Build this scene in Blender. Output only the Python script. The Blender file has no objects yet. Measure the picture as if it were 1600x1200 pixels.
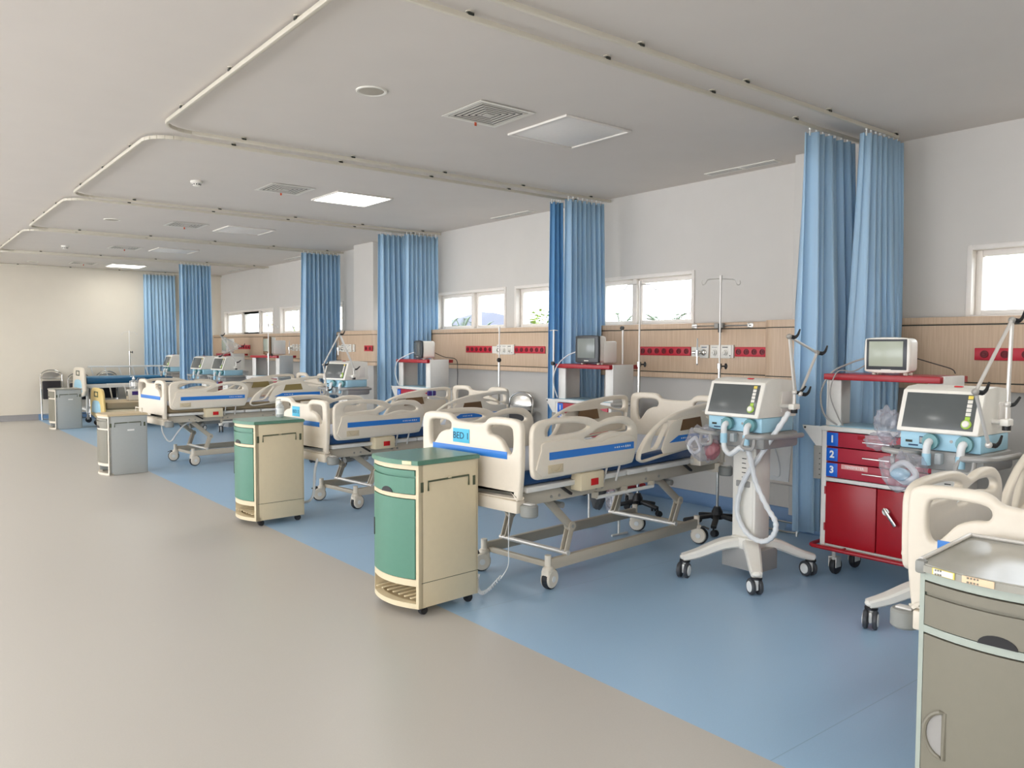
import bpy, bmesh, math, random
from mathutils import Vector, Matrix
random.seed(7)
PI = math.pi
SC = bpy.context.scene
COL = SC.collection
R = math.radians

# ------------------------------------------------------------------ materials
def lin(c):
    return tuple(((v / 255) / 12.92 if v / 255 <= .04045 else ((v / 255 + .055) / 1.055) ** 2.4) for v in c) + (1,)

MATS = {}
def mat(name, rgb, rough=.5, metal=0., spec=.5, noise=0., nscale=30., bump=0., emit=None, alpha=1., coat=0., sss=0.):
    m = bpy.data.materials.new(name); m.use_nodes = True
    nt = m.node_tree; b = nt.nodes['Principled BSDF']
    b.inputs['Base Color'].default_value = lin(rgb)
    b.inputs['Roughness'].default_value = rough
    b.inputs['Metallic'].default_value = metal
    b.inputs['Specular IOR Level'].default_value = spec
    b.inputs['Alpha'].default_value = alpha
    b.inputs['Coat Weight'].default_value = coat
    if emit:
        b.inputs['Emission Color'].default_value = lin(emit[0]); b.inputs['Emission Strength'].default_value = emit[1]
    tc = nt.nodes.new('ShaderNodeTexCoord')
    nz = nt.nodes.new('ShaderNodeTexNoise'); nz.inputs['Scale'].default_value = nscale; nz.inputs['Detail'].default_value = 3
    nt.links.new(tc.outputs['Object'], nz.inputs['Vector'])
    mx = nt.nodes.new('ShaderNodeMix'); mx.data_type = 'RGBA'
    k = max(noise, .03)
    mx.inputs['A'].default_value = tuple(min(1, v * (1 - k)) for v in lin(rgb)[:3]) + (1,)
    mx.inputs['B'].default_value = tuple(min(1, v * (1 + k)) for v in lin(rgb)[:3]) + (1,)
    nt.links.new(nz.outputs['Fac'], mx.inputs['Factor']); nt.links.new(mx.outputs['Result'], b.inputs['Base Color'])
    if bump:
        bp = nt.nodes.new('ShaderNodeBump'); bp.inputs['Strength'].default_value = bump; bp.inputs['Distance'].default_value = .004
        nt.links.new(nz.outputs['Fac'], bp.inputs['Height']); nt.links.new(bp.outputs['Normal'], b.inputs['Normal'])
    MATS[name] = m
    return m

def wood_mat(name, a, b_):
    m = mat(name, a, .45); nt = m.node_tree; b = nt.nodes['Principled BSDF']
    tc = nt.nodes.new('ShaderNodeTexCoord'); mp = nt.nodes.new('ShaderNodeMapping')
    mp.inputs['Scale'].default_value = (14, 14, .6)
    nz = nt.nodes.new('ShaderNodeTexNoise'); nz.inputs['Scale'].default_value = 6; nz.inputs['Detail'].default_value = 6
    cr = nt.nodes.new('ShaderNodeValToRGB'); cr.color_ramp.elements[0].position = .3; cr.color_ramp.elements[1].position = .7
    cr.color_ramp.elements[0].color = lin(a); cr.color_ramp.elements[1].color = lin(b_)
    nt.links.new(tc.outputs['Object'], mp.inputs['Vector']); nt.links.new(mp.outputs['Vector'], nz.inputs['Vector'])
    nt.links.new(nz.outputs['Fac'], cr.inputs['Fac']); nt.links.new(cr.outputs['Color'], b.inputs['Base Color'])
    return m

def cloth_mat(name, rgb, trans=.35):
    m = bpy.data.materials.new(name); m.use_nodes = True; nt = m.node_tree
    for n in list(nt.nodes): nt.nodes.remove(n)
    out = nt.nodes.new('ShaderNodeOutputMaterial'); d = nt.nodes.new('ShaderNodeBsdfPrincipled'); t = nt.nodes.new('ShaderNodeBsdfTranslucent')
    d.inputs['Roughness'].default_value = .7; d.inputs['Sheen Weight'].default_value = .2
    mx = nt.nodes.new('ShaderNodeMixShader'); mx.inputs['Fac'].default_value = trans
    tc = nt.nodes.new('ShaderNodeTexCoord'); nz = nt.nodes.new('ShaderNodeTexNoise'); nz.inputs['Scale'].default_value = 3
    mp = nt.nodes.new('ShaderNodeMapping'); mp.inputs['Scale'].default_value = (8, 8, .2)
    mc = nt.nodes.new('ShaderNodeMix'); mc.data_type = 'RGBA'
    mc.inputs['A'].default_value = tuple(v * .88 for v in lin(rgb)[:3]) + (1,); mc.inputs['B'].default_value = tuple(min(1, v * 1.1) for v in lin(rgb)[:3]) + (1,)
    L = nt.links.new
    L(tc.outputs['Object'], mp.inputs['Vector']); L(mp.outputs['Vector'], nz.inputs['Vector']); L(nz.outputs['Fac'], mc.inputs['Factor'])
    L(mc.outputs['Result'], d.inputs['Base Color']); L(mc.outputs['Result'], t.inputs['Color'])
    L(d.outputs[0], mx.inputs[1]); L(t.outputs[0], mx.inputs[2]); L(mx.outputs[0], out.inputs['Surface'])
    MATS[name] = m
    return m

def clear_mat(name, tint, gloss=.12, rough=.02, body=0., bodycol=(240, 240, 240)):
    """thin clear sheet: transparent + fresnel gloss (+ a little milky body)"""
    m = bpy.data.materials.new(name); m.use_nodes = True; nt = m.node_tree
    for n in list(nt.nodes): nt.nodes.remove(n)
    out = nt.nodes.new('ShaderNodeOutputMaterial'); tr = nt.nodes.new('ShaderNodeBsdfTransparent'); gl = nt.nodes.new('ShaderNodeBsdfGlossy')
    df = nt.nodes.new('ShaderNodeBsdfPrincipled'); df.inputs['Base Color'].default_value = lin(bodycol); df.inputs['Roughness'].default_value = .3
    tr.inputs['Color'].default_value = lin(tint); gl.inputs['Roughness'].default_value = rough
    lw = nt.nodes.new('ShaderNodeLayerWeight'); lw.inputs['Blend'].default_value = gloss
    m1 = nt.nodes.new('ShaderNodeMixShader'); m2 = nt.nodes.new('ShaderNodeMixShader'); m2.inputs['Fac'].default_value = body
    L = nt.links.new
    mn = nt.nodes.new('ShaderNodeMath'); mn.operation = 'MINIMUM'; mn.inputs[1].default_value = .25
    L(lw.outputs['Fresnel'], mn.inputs[0]); L(mn.outputs[0], m1.inputs['Fac']); L(tr.outputs[0], m1.inputs[1]); L(gl.outputs[0], m1.inputs[2])
    L(m1.outputs[0], m2.inputs[1]); L(df.outputs[0], m2.inputs[2]); L(m2.outputs[0], out.inputs['Surface'])
    MATS[name] = m
    return m

mat('wall_paint', (203, 199, 192), .75, noise=.02, nscale=4)
mat('wall_cream', (220, 212, 197), .75, noise=.02, nscale=4)
mat('ceiling_paint', (217, 210, 202), .85, noise=.02, nscale=3)
mat('cream', (226, 216, 199), .42)
mat('cream_dark', (205, 190, 160), .45)
mat('beige_steel', (188, 178, 160), .45)
mat('grey_steel', (150, 148, 142), .4)
mat('white_steel', (222, 220, 214), .4)
mat('blue_stripe', (42, 122, 205), .4)
mat('navy_vinyl', (28, 72, 122), .35)
mat('sheet', (196, 202, 216), .7, bump=.3, nscale=20)
mat('cyan_card', (88, 190, 222), .6)
mat('ink', (28, 60, 95), .6)
mat('brown_pad', (112, 82, 50), .5)
mat('olive_pad', (140, 122, 74), .5)
mat('red_plastic', (200, 18, 22), .4)
mat('bumper_grey', (142, 143, 138), .5)
mat('rubber', (34, 35, 38), .6)
mat('tyre_grey', (62, 64, 68), .5)
mat('hub_white', (232, 232, 228), .35)
mat('chrome', (205, 203, 198), .18, metal=1.)
mat('alu', (214, 210, 203), .35, metal=.35)
mat('cab_cream', (222, 207, 174), .4)
mat('cab_mint', (86, 134, 114), .38)
mat('cab_green_top', (96, 138, 118), .28)
mat('cab_grey', (172, 176, 174), .4)
mat('cab_frame_grey', (168, 177, 167), .4)
mat('cab_taupe', (128, 124, 110), .4)
mat('cab_top_grey', (160, 158, 148), .22)
mat('slot_dark', (40, 44, 36), .6)
mat('slot_green', (78, 84, 62), .6)
mat('label_cream', (232, 218, 180), .6)
mat('label_yellow', (226, 210, 110), .6)
mat('label_peach', (236, 205, 170), .6)
mat('red_paint', (158, 14, 30), .35)
mat('red_drawer', (170, 40, 58), .4)
mat('number_blue', (0, 96, 200), .4)
mat('paper_white', (235, 235, 232), .6)
mat('pink_label', (225, 165, 160), .6)
mat('vent_white', (232, 228, 218), .4)
mat('vent_blue', (165, 208, 226), .4)
mat('vent_grey', (158, 156, 152), .35)
mat('teal_port', (100, 150, 155), .3)
mat('screen_off', (88, 92, 92), .18)
mat('screen_pale', (172, 178, 160), .2)
mat('screen_grey', (128, 134, 130), .18)
mat('bezel_dark', (52, 56, 60), .35)
mat('btn_yellow', (228, 205, 90), .5)
mat('btn_green', (170, 205, 80), .5)
mat('black', (22, 22, 24), .45)
mat('socket_red', (190, 26, 48), .4)
mat('socket_dark', (110, 8, 24), .5)
mat('plate_white', (226, 222, 212), .4)
mat('hose_white', (222, 224, 224), .4)
mat('seat_black', (26, 22, 28), .5)
mat('seat_pale', (210, 200, 188), .35, bump=.4, nscale=12)
mat('yellow_paint', (228, 200, 130), .4)
mat('tan_cover', (205, 186, 152), .6)
mat('khaki', (150, 134, 105), .6)
mat('teal_vinyl_lit', (40, 120, 165), .4)  # mattress vinyl lightened to paint the light on its top
mat('teal_vinyl_shaded', (20, 84, 122), .4)  # same vinyl, darkened to paint the shade on the mattress sides
mat('frame_white', (226, 220, 212), .4)
mat('vent_slat', (205, 200, 190), .5)
mat('vent_dark', (46, 42, 38), .8)
mat('track_alu', (205, 198, 182), .4)
mat('diffuser_off', (232, 228, 222), .5)
mat('diffuser_on', (255, 255, 250), .5, emit=((255, 254, 248), 7.))
mat('speaker_grille', (176, 168, 154), .7)
mat('orange_tag', (215, 90, 50), .6)
mat('floor_grey', (188, 183, 175), .36, noise=.05, nscale=160)
mat('floor_blue', (158, 190, 218), .33, noise=.06, nscale=160)
mat('base_blue', (110, 145, 185), .4)
mat('base_grey', (150, 148, 148), .5)
mat('purple', (58, 36, 120), .5)
mat('bag_red', (150, 95, 100), .4)
mat('bag_dark', (70, 70, 70), .5, bump=.6, nscale=25)
mat('poster_grey', (196, 196, 190), .6)
mat('sheet_plastic', (222, 222, 220), .3, bump=.6, nscale=18)
mat('leaf_green', (104, 122, 44), .7)
mat('palm_green', (98, 110, 88), .7)
mat('bark', (110, 104, 98), .9)
mat('twig', (112, 100, 98), .9)
mat('hill_haze', (80, 81, 92), 1.)
mat('ground_out', (110, 110, 95), 1.)
wood_mat('wood_panel', (190, 162, 135), (206, 180, 152))
cloth_mat('curtain_blue', (196, 226, 248), .36)
cloth_mat('curtain_shaded', (126, 184, 228), .3)  # same cloth as the other curtains, darkened to paint a fold in shade
clear_mat('glass', (250, 252, 252), .08, .0)
clear_mat('plastic_bag', (240, 240, 244), .35, .12, .16, (235, 232, 236))
clear_mat('bottle_clear', (230, 236, 238), .2, .05, .35, (225, 228, 228))
def seams(m, step, off):
    # faint welded joints between the vinyl sheets, every few metres along the ward
    nt = m.node_tree; b = nt.nodes['Principled BSDF']; src = b.inputs['Base Color'].links[0].from_socket; L = nt.links.new
    tc = nt.nodes.new('ShaderNodeTexCoord'); sx = nt.nodes.new('ShaderNodeSeparateXYZ'); L(tc.outputs['Object'], sx.inputs[0]); prev = sx.outputs['Y']
    for op, v in (('ADD', -off), ('DIVIDE', step), ('FRACT', 0), ('SUBTRACT', .5), ('ABSOLUTE', 0), ('GREATER_THAN', .5 - .0025 / step)):
        n = nt.nodes.new('ShaderNodeMath'); n.operation = op; L(prev, n.inputs[0]); n.inputs[1].default_value = v; prev = n.outputs[0]
    mx = nt.nodes.new('ShaderNodeMix'); mx.data_type = 'RGBA'; mx.blend_type = 'MULTIPLY'; L(prev, mx.inputs['Factor']); L(src, mx.inputs['A']); mx.inputs['B'].default_value = (.82, .82, .82, 1); L(mx.outputs['Result'], b.inputs['Base Color'])
seams(MATS['floor_blue'], 2.0, 2.62 - 1.0)

# ------------------------------------------------------------------ mesh helpers
class MB:
    def __init__(s): s.bm = bmesh.new(); s.mats = []
    def mi(s, m):
        if m not in s.mats: s.mats.append(m)
        return s.mats.index(m)
    def add(s, other, m, M=None):
        """append a bmesh with material m"""
        i = s.mi(m); vm = {}
        for v in other.verts: vm[v] = s.bm.verts.new(M @ v.co if M else v.co)
        for f in other.faces:
            try: nf = s.bm.faces.new([vm[v] for v in f.verts]); nf.material_index = i
            except ValueError: pass
        other.free(); return s
    def box(s, c, d, m, r=0., rot=None, seg=2):
        b = bmesh.new(); bmesh.ops.create_cube(b, size=1)
        for v in b.verts: v.co = Vector((v.co.x * d[0], v.co.y * d[1], v.co.z * d[2]))
        if r > 0: bmesh.ops.bevel(b, geom=list(b.edges), offset=min(r, min(d) * .49), segments=seg, profile=.5, affect='EDGES')
        M = Matrix.Translation(Vector(c))
        if rot: M = M @ rot
        return s.add(b, m, M)
    def bx(s, x0, x1, y0, y1, z0, z1, m, r=0., seg=2):
        return s.box(((x0 + x1) / 2, (y0 + y1) / 2, (z0 + z1) / 2), (abs(x1 - x0), abs(y1 - y0), abs(z1 - z0)), m, r, None, seg)
    def bar(s, p, q, w, h, m, r=0.):
        """square bar from p to q; w across, h up"""
        p = Vector(p); q = Vector(q); d = q - p; L = d.length; x = d / L
        up = Vector((0, 0, 1)) if abs(x.z) < .95 else Vector((1, 0, 0))
        y = up.cross(x).normalized(); z = x.cross(y)
        Rm = Matrix((x, y, z)).transposed().to_4x4()
        return s.box((p + q) / 2, (L, w, h), m, r, Rm)
    def cyl(s, p, q, r, m, r2=None, n=16, caps=True):
        p = Vector(p); q = Vector(q); d = q - p
        b = bmesh.new(); bmesh.ops.create_cone(b, cap_ends=caps, segments=n, radius1=r, radius2=r if r2 is None else r2, depth=d.length)
        M = Matrix.Translation((p + q) / 2) @ d.to_track_quat('Z', 'Y').to_matrix().to_4x4()
        return s.add(b, m, M)
    def ball(s, c, r, m, sc=(1, 1, 1), n=12):
        b = bmesh.new(); bmesh.ops.create_uvsphere(b, u_segments=n, v_segments=max(6, n // 2 + 2), radius=r)
        return s.add(b, m, Matrix.Translation(Vector(c)) @ Matrix.Diagonal((*sc, 1)))
    def tube(s, pts, r, m, n=8, sm=0, closed=False):
        P = [Vector(p) for p in pts]
        if sm: P = smooth(P, sm, closed)
        b = bmesh.new(); rings = []; N = len(P); prev = None
        for i, p in enumerate(P):
            a = P[(i - 1) % N] if (closed or i > 0) else p; c = P[(i + 1) % N] if (closed or i < N - 1) else p
            t = (c - a).normalized()
            if prev is None:
                u = t.orthogonal().normalized()
            else:
                u = prev - t * prev.dot(t)
                u = u.normalized() if u.length > 1e-6 else t.orthogonal().normalized()
            prev = u; w = t.cross(u)
            rr = r(i / (N - 1)) if callable(r) else r
            rings.append([b.verts.new(p + (u * math.cos(2 * PI * k / n) + w * math.sin(2 * PI * k / n)) * rr) for k in range(n)])
        for i in range(N if closed else N - 1):
            A = rings[i]; B = rings[(i + 1) % N]
            for k in range(n): b.faces.new((A[k], A[(k + 1) % n], B[(k + 1) % n], B[k]))
        if not closed: b.faces.new(rings[0][::-1]); b.faces.new(rings[-1])
        return s.add(b, m)
    def lathe(s, prof, c, m, n=20, axis='z'):
        b = bmesh.new(); rings = []
        for r, z in prof:
            rings.append([b.verts.new((max(r, 1e-4) * math.cos(2 * PI * k / n), max(r, 1e-4) * math.sin(2 * PI * k / n), z)) for k in range(n)])
        for A, B in zip(rings, rings[1:]):
            for k in range(n): b.faces.new((A[k], A[(k + 1) % n], B[(k + 1) % n], B[k]))
        b.faces.new(rings[0][::-1]); b.faces.new(rings[-1])
        M = Matrix.Translation(Vector(c))
        if axis == 'y': M = M @ Matrix.Rotation(R(90), 4, 'X')
        if axis == 'x': M = M @ Matrix.Rotation(R(90), 4, 'Y')
        return s.add(b, m, M)
    def prism(s, pts, a, b_, m, axis='y'):
        """polygon extruded between a and b_ along axis; pts in the other two axes"""
        def P(u, v, w): return {'x': (w, u, v), 'y': (u, w, v), 'z': (u, v, w)}[axis]
        b = bmesh.new(); A = [b.verts.new(P(*p, a)) for p in pts]; B = [b.verts.new(P(*p, b_)) for p in pts]
        b.faces.new(A); b.faces.new(B[::-1])
        for i in range(len(pts)): j = (i + 1) % len(pts); b.faces.new((A[i], B[i], B[j], A[j]))
        bmesh.ops.recalc_face_normals(b, faces=b.faces[:])
        return s.add(b, m)
    def panel(s, outer, holes, c, t, m, axis='y', bev=.008, sm=4):
        """rounded slab with holes from a 2D curve; outline in (u,z), centred at c on the axis"""
        cu = bpy.data.curves.new('t', 'CURVE'); cu.dimensions = '2D'; cu.fill_mode = 'BOTH'
        cu.extrude = t / 2 - bev; cu.bevel_depth = bev; cu.bevel_resolution = 2; cu.offset = -bev
        for pl in [outer] + list(holes):
            q = [(p[0], p[1], 0) for p in pl]
            if sm: q = smooth([Vector(p) for p in q], sm, True)
            sp = cu.splines.new('POLY'); sp.points.add(len(q) - 1); sp.use_cyclic_u = True
            for i, p in enumerate(q): sp.points[i].co = (p[0], p[1], 0, 1)
        o = bpy.data.objects.new('t', cu); COL.objects.link(o)
        dg = bpy.context.evaluated_depsgraph_get(); dg.update()
        me = bpy.data.meshes.new_from_object(o.evaluated_get(dg))
        bpy.data.objects.remove(o); bpy.data.curves.remove(cu)
        b = bmesh.new(); b.from_mesh(me); bpy.data.meshes.remove(me)
        bmesh.ops.remove_doubles(b, verts=b.verts[:], dist=1e-5)
        if axis == 'y': M = Matrix(((1, 0, 0, 0), (0, 0, -1, c), (0, 1, 0, 0), (0, 0, 0, 1)))
        elif axis == 'x': M = Matrix(((0, 0, 1, c), (1, 0, 0, 0), (0, 1, 0, 0), (0, 0, 0, 1)))
        else: M = Matrix.Translation((0, 0, c))
        return s.add(b, m, M)
    def loft(s, pts, w, h, m, k=5):
        P = smooth([Vector(p) for p in pts], k); b = bmesh.new(); rings = []
        for i, p in enumerate(P):
            t = (P[min(i + 1, len(P) - 1)] - P[max(i - 1, 0)]).normalized(); y = Vector((0, 0, 1)).cross(t).normalized(); z = t.cross(y); f = i / (len(P) - 1); a, c = w(f) / 2, h(f) / 2; q = []
            for u, v in ((-1, -.6), (-.7, -1), (.7, -1), (1, -.6), (1, .5), (.75, .9), (0, 1), (-.75, .9), (-1, .5)): q.append(b.verts.new(p + y * u * a + z * v * c))
            rings.append(q)
        for A, B in zip(rings, rings[1:]):
            for i in range(9): b.faces.new((A[i], A[(i + 1) % 9], B[(i + 1) % 9], B[i]))
        b.faces.new(rings[0][::-1]); b.faces.new(rings[-1])
        return s.add(b, m)
    def text(s, txt, size, M, m, t=.0008, bold=.0):
        cu = bpy.data.curves.new('t', 'FONT'); cu.body = txt; cu.size = size; cu.align_x = 'CENTER'; cu.align_y = 'CENTER'; cu.extrude = t; cu.resolution_u = 3; cu.offset = bold
        o = bpy.data.objects.new('t', cu); COL.objects.link(o)
        dg = bpy.context.evaluated_depsgraph_get(); dg.update()
        me = bpy.data.meshes.new_from_object(o.evaluated_get(dg)); bpy.data.objects.remove(o); bpy.data.curves.remove(cu)
        b = bmesh.new(); b.from_mesh(me); bpy.data.meshes.remove(me)
        return s.add(b, m, M)
    def build(s, name, parent=None, smooth_=True, ang=35, loc=None):
        me = bpy.data.meshes.new(name); bmesh.ops.recalc_face_normals(s.bm, faces=s.bm.faces[:]); s.bm.to_mesh(me); s.bm.free()
        for m in s.mats: me.materials.append(MATS[m])
        if smooth_:
            me.shade_smooth(); me.set_sharp_from_angle(angle=R(ang))
        o = bpy.data.objects.new(name, me); COL.objects.link(o)
        if parent: o.parent = parent
        if loc: o.location = loc
        return o

def smooth(P, k, closed=False):
    out = []; N = len(P)
    for i in range(N if closed else N - 1):
        p0 = P[(i - 1) % N] if closed or i > 0 else P[i]; p1 = P[i]; p2 = P[(i + 1) % N]; p3 = P[(i + 2) % N] if closed or i < N - 2 else p2
        for j in range(k):
            t = j / k
            out.append(.5 * ((2 * p1) + (p2 - p0) * t + (2 * p0 - 5 * p1 + 4 * p2 - p3) * t * t + (3 * p1 - p0 - 3 * p2 + p3) * t ** 3))
    if not closed: out.append(P[-1])
    return out

def thing(name, label, cat, loc=(0, 0, 0), rz=0., group=None):
    o = bpy.data.objects.new(name, None); COL.objects.link(o); o.empty_display_size = .1
    o.location = loc; o.rotation_euler = (0, 0, R(rz)); return tag(o, label, cat, group)
def tag(o, label, cat, group=None):
    o['label'] = label; o['category'] = cat
    if group: o['group'] = group
    return o
def struct(mb, name, **k):
    o = mb.build(name, **k); o['kind'] = 'structure'; return o
def copy_tree(o, parent=None):
    c = o.copy(); COL.objects.link(c)
    if parent: c.parent = parent
    for ch in list(o.children): copy_tree(ch, c)
    return c
def T(x, y, z): return Matrix.Translation((x, y, z))
FACE_NX = Matrix(((0, 0, -1, 0), (-1, 0, 0, 0), (0, 1, 0, 0), (0, 0, 0, 1)))   # text plane facing -X
FACE_NY = Matrix(((1, 0, 0, 0), (0, 0, -1, 0), (0, 1, 0, 0), (0, 0, 0, 1)))    # text plane facing -Y


# ------------------------------------------------------------------ room shell
XW, YF, ZC = 6.11, 18.15, 3.05
XL, YN = -4.2, -4.0
PT = 1.715            # top of the wood panelling = window sill height
WT = .24
WIN = [(-.7, 2.45, [1.2]), (4.87, 6.2, [5.66]), (6.3, 7.6, []), (7.77, 9.32, [8.51]), (9.55, 10.55, []), (12.15, 14.8, [13.95, 13.05]), (15.12, 17.92, [16.9, 15.92])]  # the narrowest window, hidden by a curtain, is added for its light
WZ0, WZ1 = PT, 2.225
m = MB()
m.bx(XW, XW + WT, YN - .2, YF + .2, 0, WZ0, 'wall_paint'); m.bx(XW, XW + WT, YN - .2, YF + .2, WZ1, ZC + .1, 'wall_paint')
edges = [YN - .2] + [e for w in WIN for e in w[:2]] + [YF + .2]
for a, b in zip(edges[::2], edges[1::2]): m.bx(XW, XW + WT, a, b, WZ0, WZ1, 'wall_paint')
struct(m, 'wall_right')
m = MB(); m.bx(XL - .2, XW, YF, YF + .2, 0, ZC + .1, 'wall_cream'); struct(m, 'wall_far')
m = MB(); m.bx(XL - .2, XW, YN - .2, YN, 0, ZC + .1, 'wall_paint'); struct(m, 'wall_near')
# the aisle side opposite: an unseen wall, its long window band added for light
LW = [(-3.4, 1.4), (2.4, 7.2), (8.2, 13.0), (13.6, 17.6)]
LZ0, LZ1 = .3, 2.85
m = MB(); m.bx(XL - .2, XL, YN, YF, 0, LZ0, 'wall_paint'); m.bx(XL - .2, XL, YN, YF, LZ1, ZC + .1, 'wall_paint')
e2 = [YN] + [e for w in LW for e in w] + [YF]
for a, b in zip(e2[::2], e2[1::2]): m.bx(XL - .2, XL, a, b, LZ0, LZ1, 'wall_paint')
struct(m, 'wall_left')
m = MB(); m.bx(XL - .2, XW + WT, YN - .2, YF + .2, ZC, ZC + .1, 'ceiling_paint'); struct(m, 'ceiling')
XB = 2.5
m = MB(); m.bx(XL, XB, YN, YF, -.08, 0, 'floor_grey'); m.bx(XB, XW, YN, YF, -.08, 0, 'floor_blue'); struct(m, 'floor')
# coved skirting
def cove(a, b, n, mt, name):
    a = Vector(a); b = Vector(b); n = Vector(n); pr = [(0, 0), (.05, 0), (.03, .008), (.014, .03), (.009, .11), (0, .115)]
    bm = bmesh.new(); A = [bm.verts.new(a + n * p + Vector((0, 0, z + .0005))) for p, z in pr]; B = [bm.verts.new(b + n * p + Vector((0, 0, z + .0005))) for p, z in pr]
    for i in range(len(pr)):
        j = (i + 1) % len(pr); bm.faces.new((A[i], A[j], B[j], B[i]))
    bm.faces.new(A); bm.faces.new(B)
    q = MB(); q.add(bm, mt); struct(q, name)
cove((XW, YN, 0), (XW, 2.96, 0), (-1, 0, 0), 'base_blue', 'baseboard_right')
cove((XW, 3.68, 0), (XW, 10.68, 0), (-1, 0, 0), 'base_blue', 'baseboard_right.001')
cove((XW, 11.3, 0), (XW, YF, 0), (-1, 0, 0), 'base_blue', 'baseboard_right.002')
cove((XL, YF, 0), (XB, YF, 0), (0, -1, 0), 'base_grey', 'baseboard_far')
cove((XB, YF, 0), (XW, YF, 0), (0, -1, 0), 'base_blue', 'baseboard_far.001')
# columns
for k, (y0, y1) in enumerate([(2.96, 3.68), (10.68, 11.3)]):
    m = MB(); m.bx(5.86, XW, y0, y1, 0, ZC, 'wall_paint', .008); struct(m, 'column' + ('.%03d' % k if k else ''))
    cove((5.86, y0, 0), (5.86, y1, 0), (-1, 0, 0), 'base_blue', 'baseboard_column' + ('.%03d' % k if k else ''))

# windows of the bed side
def window(n, y0, y1, mulls):
    r = bpy.data.objects.new('window_%d' % n, None); COL.objects.link(r); r['kind'] = 'structure'; r.location = (XW, y0, WZ0)
    W = y1 - y0; H = WZ1 - WZ0
    m = MB(); t = .035
    # architrave standing slightly off the wall, then the recessed outer frame
    for (a, b, c, d) in ((0, t, 0, H), (W - t, W, 0, H), (t, W - t, H - t, H)): m.bx(-.012, .14, a, b, c, d, 'frame_white', .003)
    m.bx(-.0, .2, 0, W, -.0, .015, 'frame_white')
    m.build('frame', r)
    xs = [t] + [v - y0 for v in mulls] + [W - t]
    for v in mulls:
        q = MB(); q.bx(.02, .15, v - y0 - .028, v - y0 + .028, .015, H - t, 'frame_white', .004); q.build('mullion', r)
    for a, b in zip(xs, xs[1:]):
        a2 = a + (0 if a == t else .028); b2 = b - (0 if b == W - t else .028); s = .042
        q = MB()
        for (p, o, c, d) in ((a2, a2 + s, .015, H - t), (b2 - s, b2, .015, H - t), (a2 + s, b2 - s, H - t - s, H - t), (a2 + s, b2 - s, .015, .05)): q.bx(.06, .115, p, o, c, d, 'frame_white', .004)
        sash = q.build('sash', r)
        g = MB(); g.bx(.085, .091, a2 + s, b2 - s, .05, H - t - s, 'glass'); g.build('pane', sash)
for i, w in enumerate(WIN): window(i + 1, *w)
def portal(name, c, w, h, d):
    L = bpy.data.lights.new(name, 'AREA'); L.shape = 'RECTANGLE'; L.size = w; L.size_y = h; L.cycles.is_portal = True
    o = bpy.data.objects.new(name, L); COL.objects.link(o); o.location = c
    o.rotation_euler = Vector(d).to_track_quat('-Z', 'Z').to_euler()
for i, w in enumerate(WIN): portal('window_daylight', (XW + WT + .02, (w[0] + w[1]) / 2, (WZ0 + WZ1) / 2), w[1] - w[0], WZ1 - WZ0, (-1, 0, 0))
for i, w in enumerate(LW):
    portal('added_aisle_daylight', (XL - .22, (w[0] + w[1]) / 2, (LZ0 + LZ1) / 2), w[1] - w[0], LZ1 - LZ0, (1, 0, 0))  # sampling portal for daylight through the added windows
    q = MB(); g = .06
    for (a, b, c, d) in ((w[0], w[0] + g, LZ0, LZ1), (w[1] - g, w[1], LZ0, LZ1), (w[0] + g, w[1] - g, LZ1 - .06, LZ1), (w[0] + g, w[1] - g, LZ0, LZ0 + .06), ((w[0] + w[1]) / 2 - .03, (w[0] + w[1]) / 2 + .03, LZ0 + .06, LZ1 - .06)): q.bx(XL - .14, XL - .06, a, b, c, d, 'frame_white')
    o = q.build('window_%d' % (len(WIN) + 1 + i)); o['kind'] = 'structure'  # frames of the unseen windows added to light the ward

# ------------------------------------------------------------------ wood bed-head panelling
XP = 5.93
def panelling(y0, y1, xf, label, lip=(0, 0)):
    t = thing('wood_wall_panel', label, 'wall panel', (xf, (y0 + y1) / 2, 1.2), 0, 'wood bed head panelling along the window wall')
    h = (y1 - y0) / 2; d = XW - xf - .002
    m = MB(); m.bx(0, d, -h, h, .06, .455, 'wood_panel', .004); m.build('board', t)
    m = MB(); m.bx(-.004, d, -h, h, .463, PT - 1.2, 'wood_panel', .006); m.build('top_rail', t)
    m = MB(); m.bx(-.004, d, -h, h, 0, .052, 'wood_panel', .006); m.build('bottom_rail', t)
    m = MB(); m.bx(.006, d, -h + .002, h - .002, .052, .06, 'slot_dark'); m.bx(.006, d, -h + .002, h - .002, .455, .463, 'slot_dark'); m.build('groove', t)
panelling(-2.5, 2.9, XP, 'wood wall panel under the bright window at the right edge of the photo')
panelling(3.94, 6.05, XP, 'wood wall panel above the bed-one headboard, between the column box and the single curtain')
panelling(6.055, 10.4, XP, 'wood wall panel with two red socket strips under the twin windows with palms')
panelling(11.6, YF - .005, XP, 'wood wall panel at the far end, under the farthest row of windows')
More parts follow.
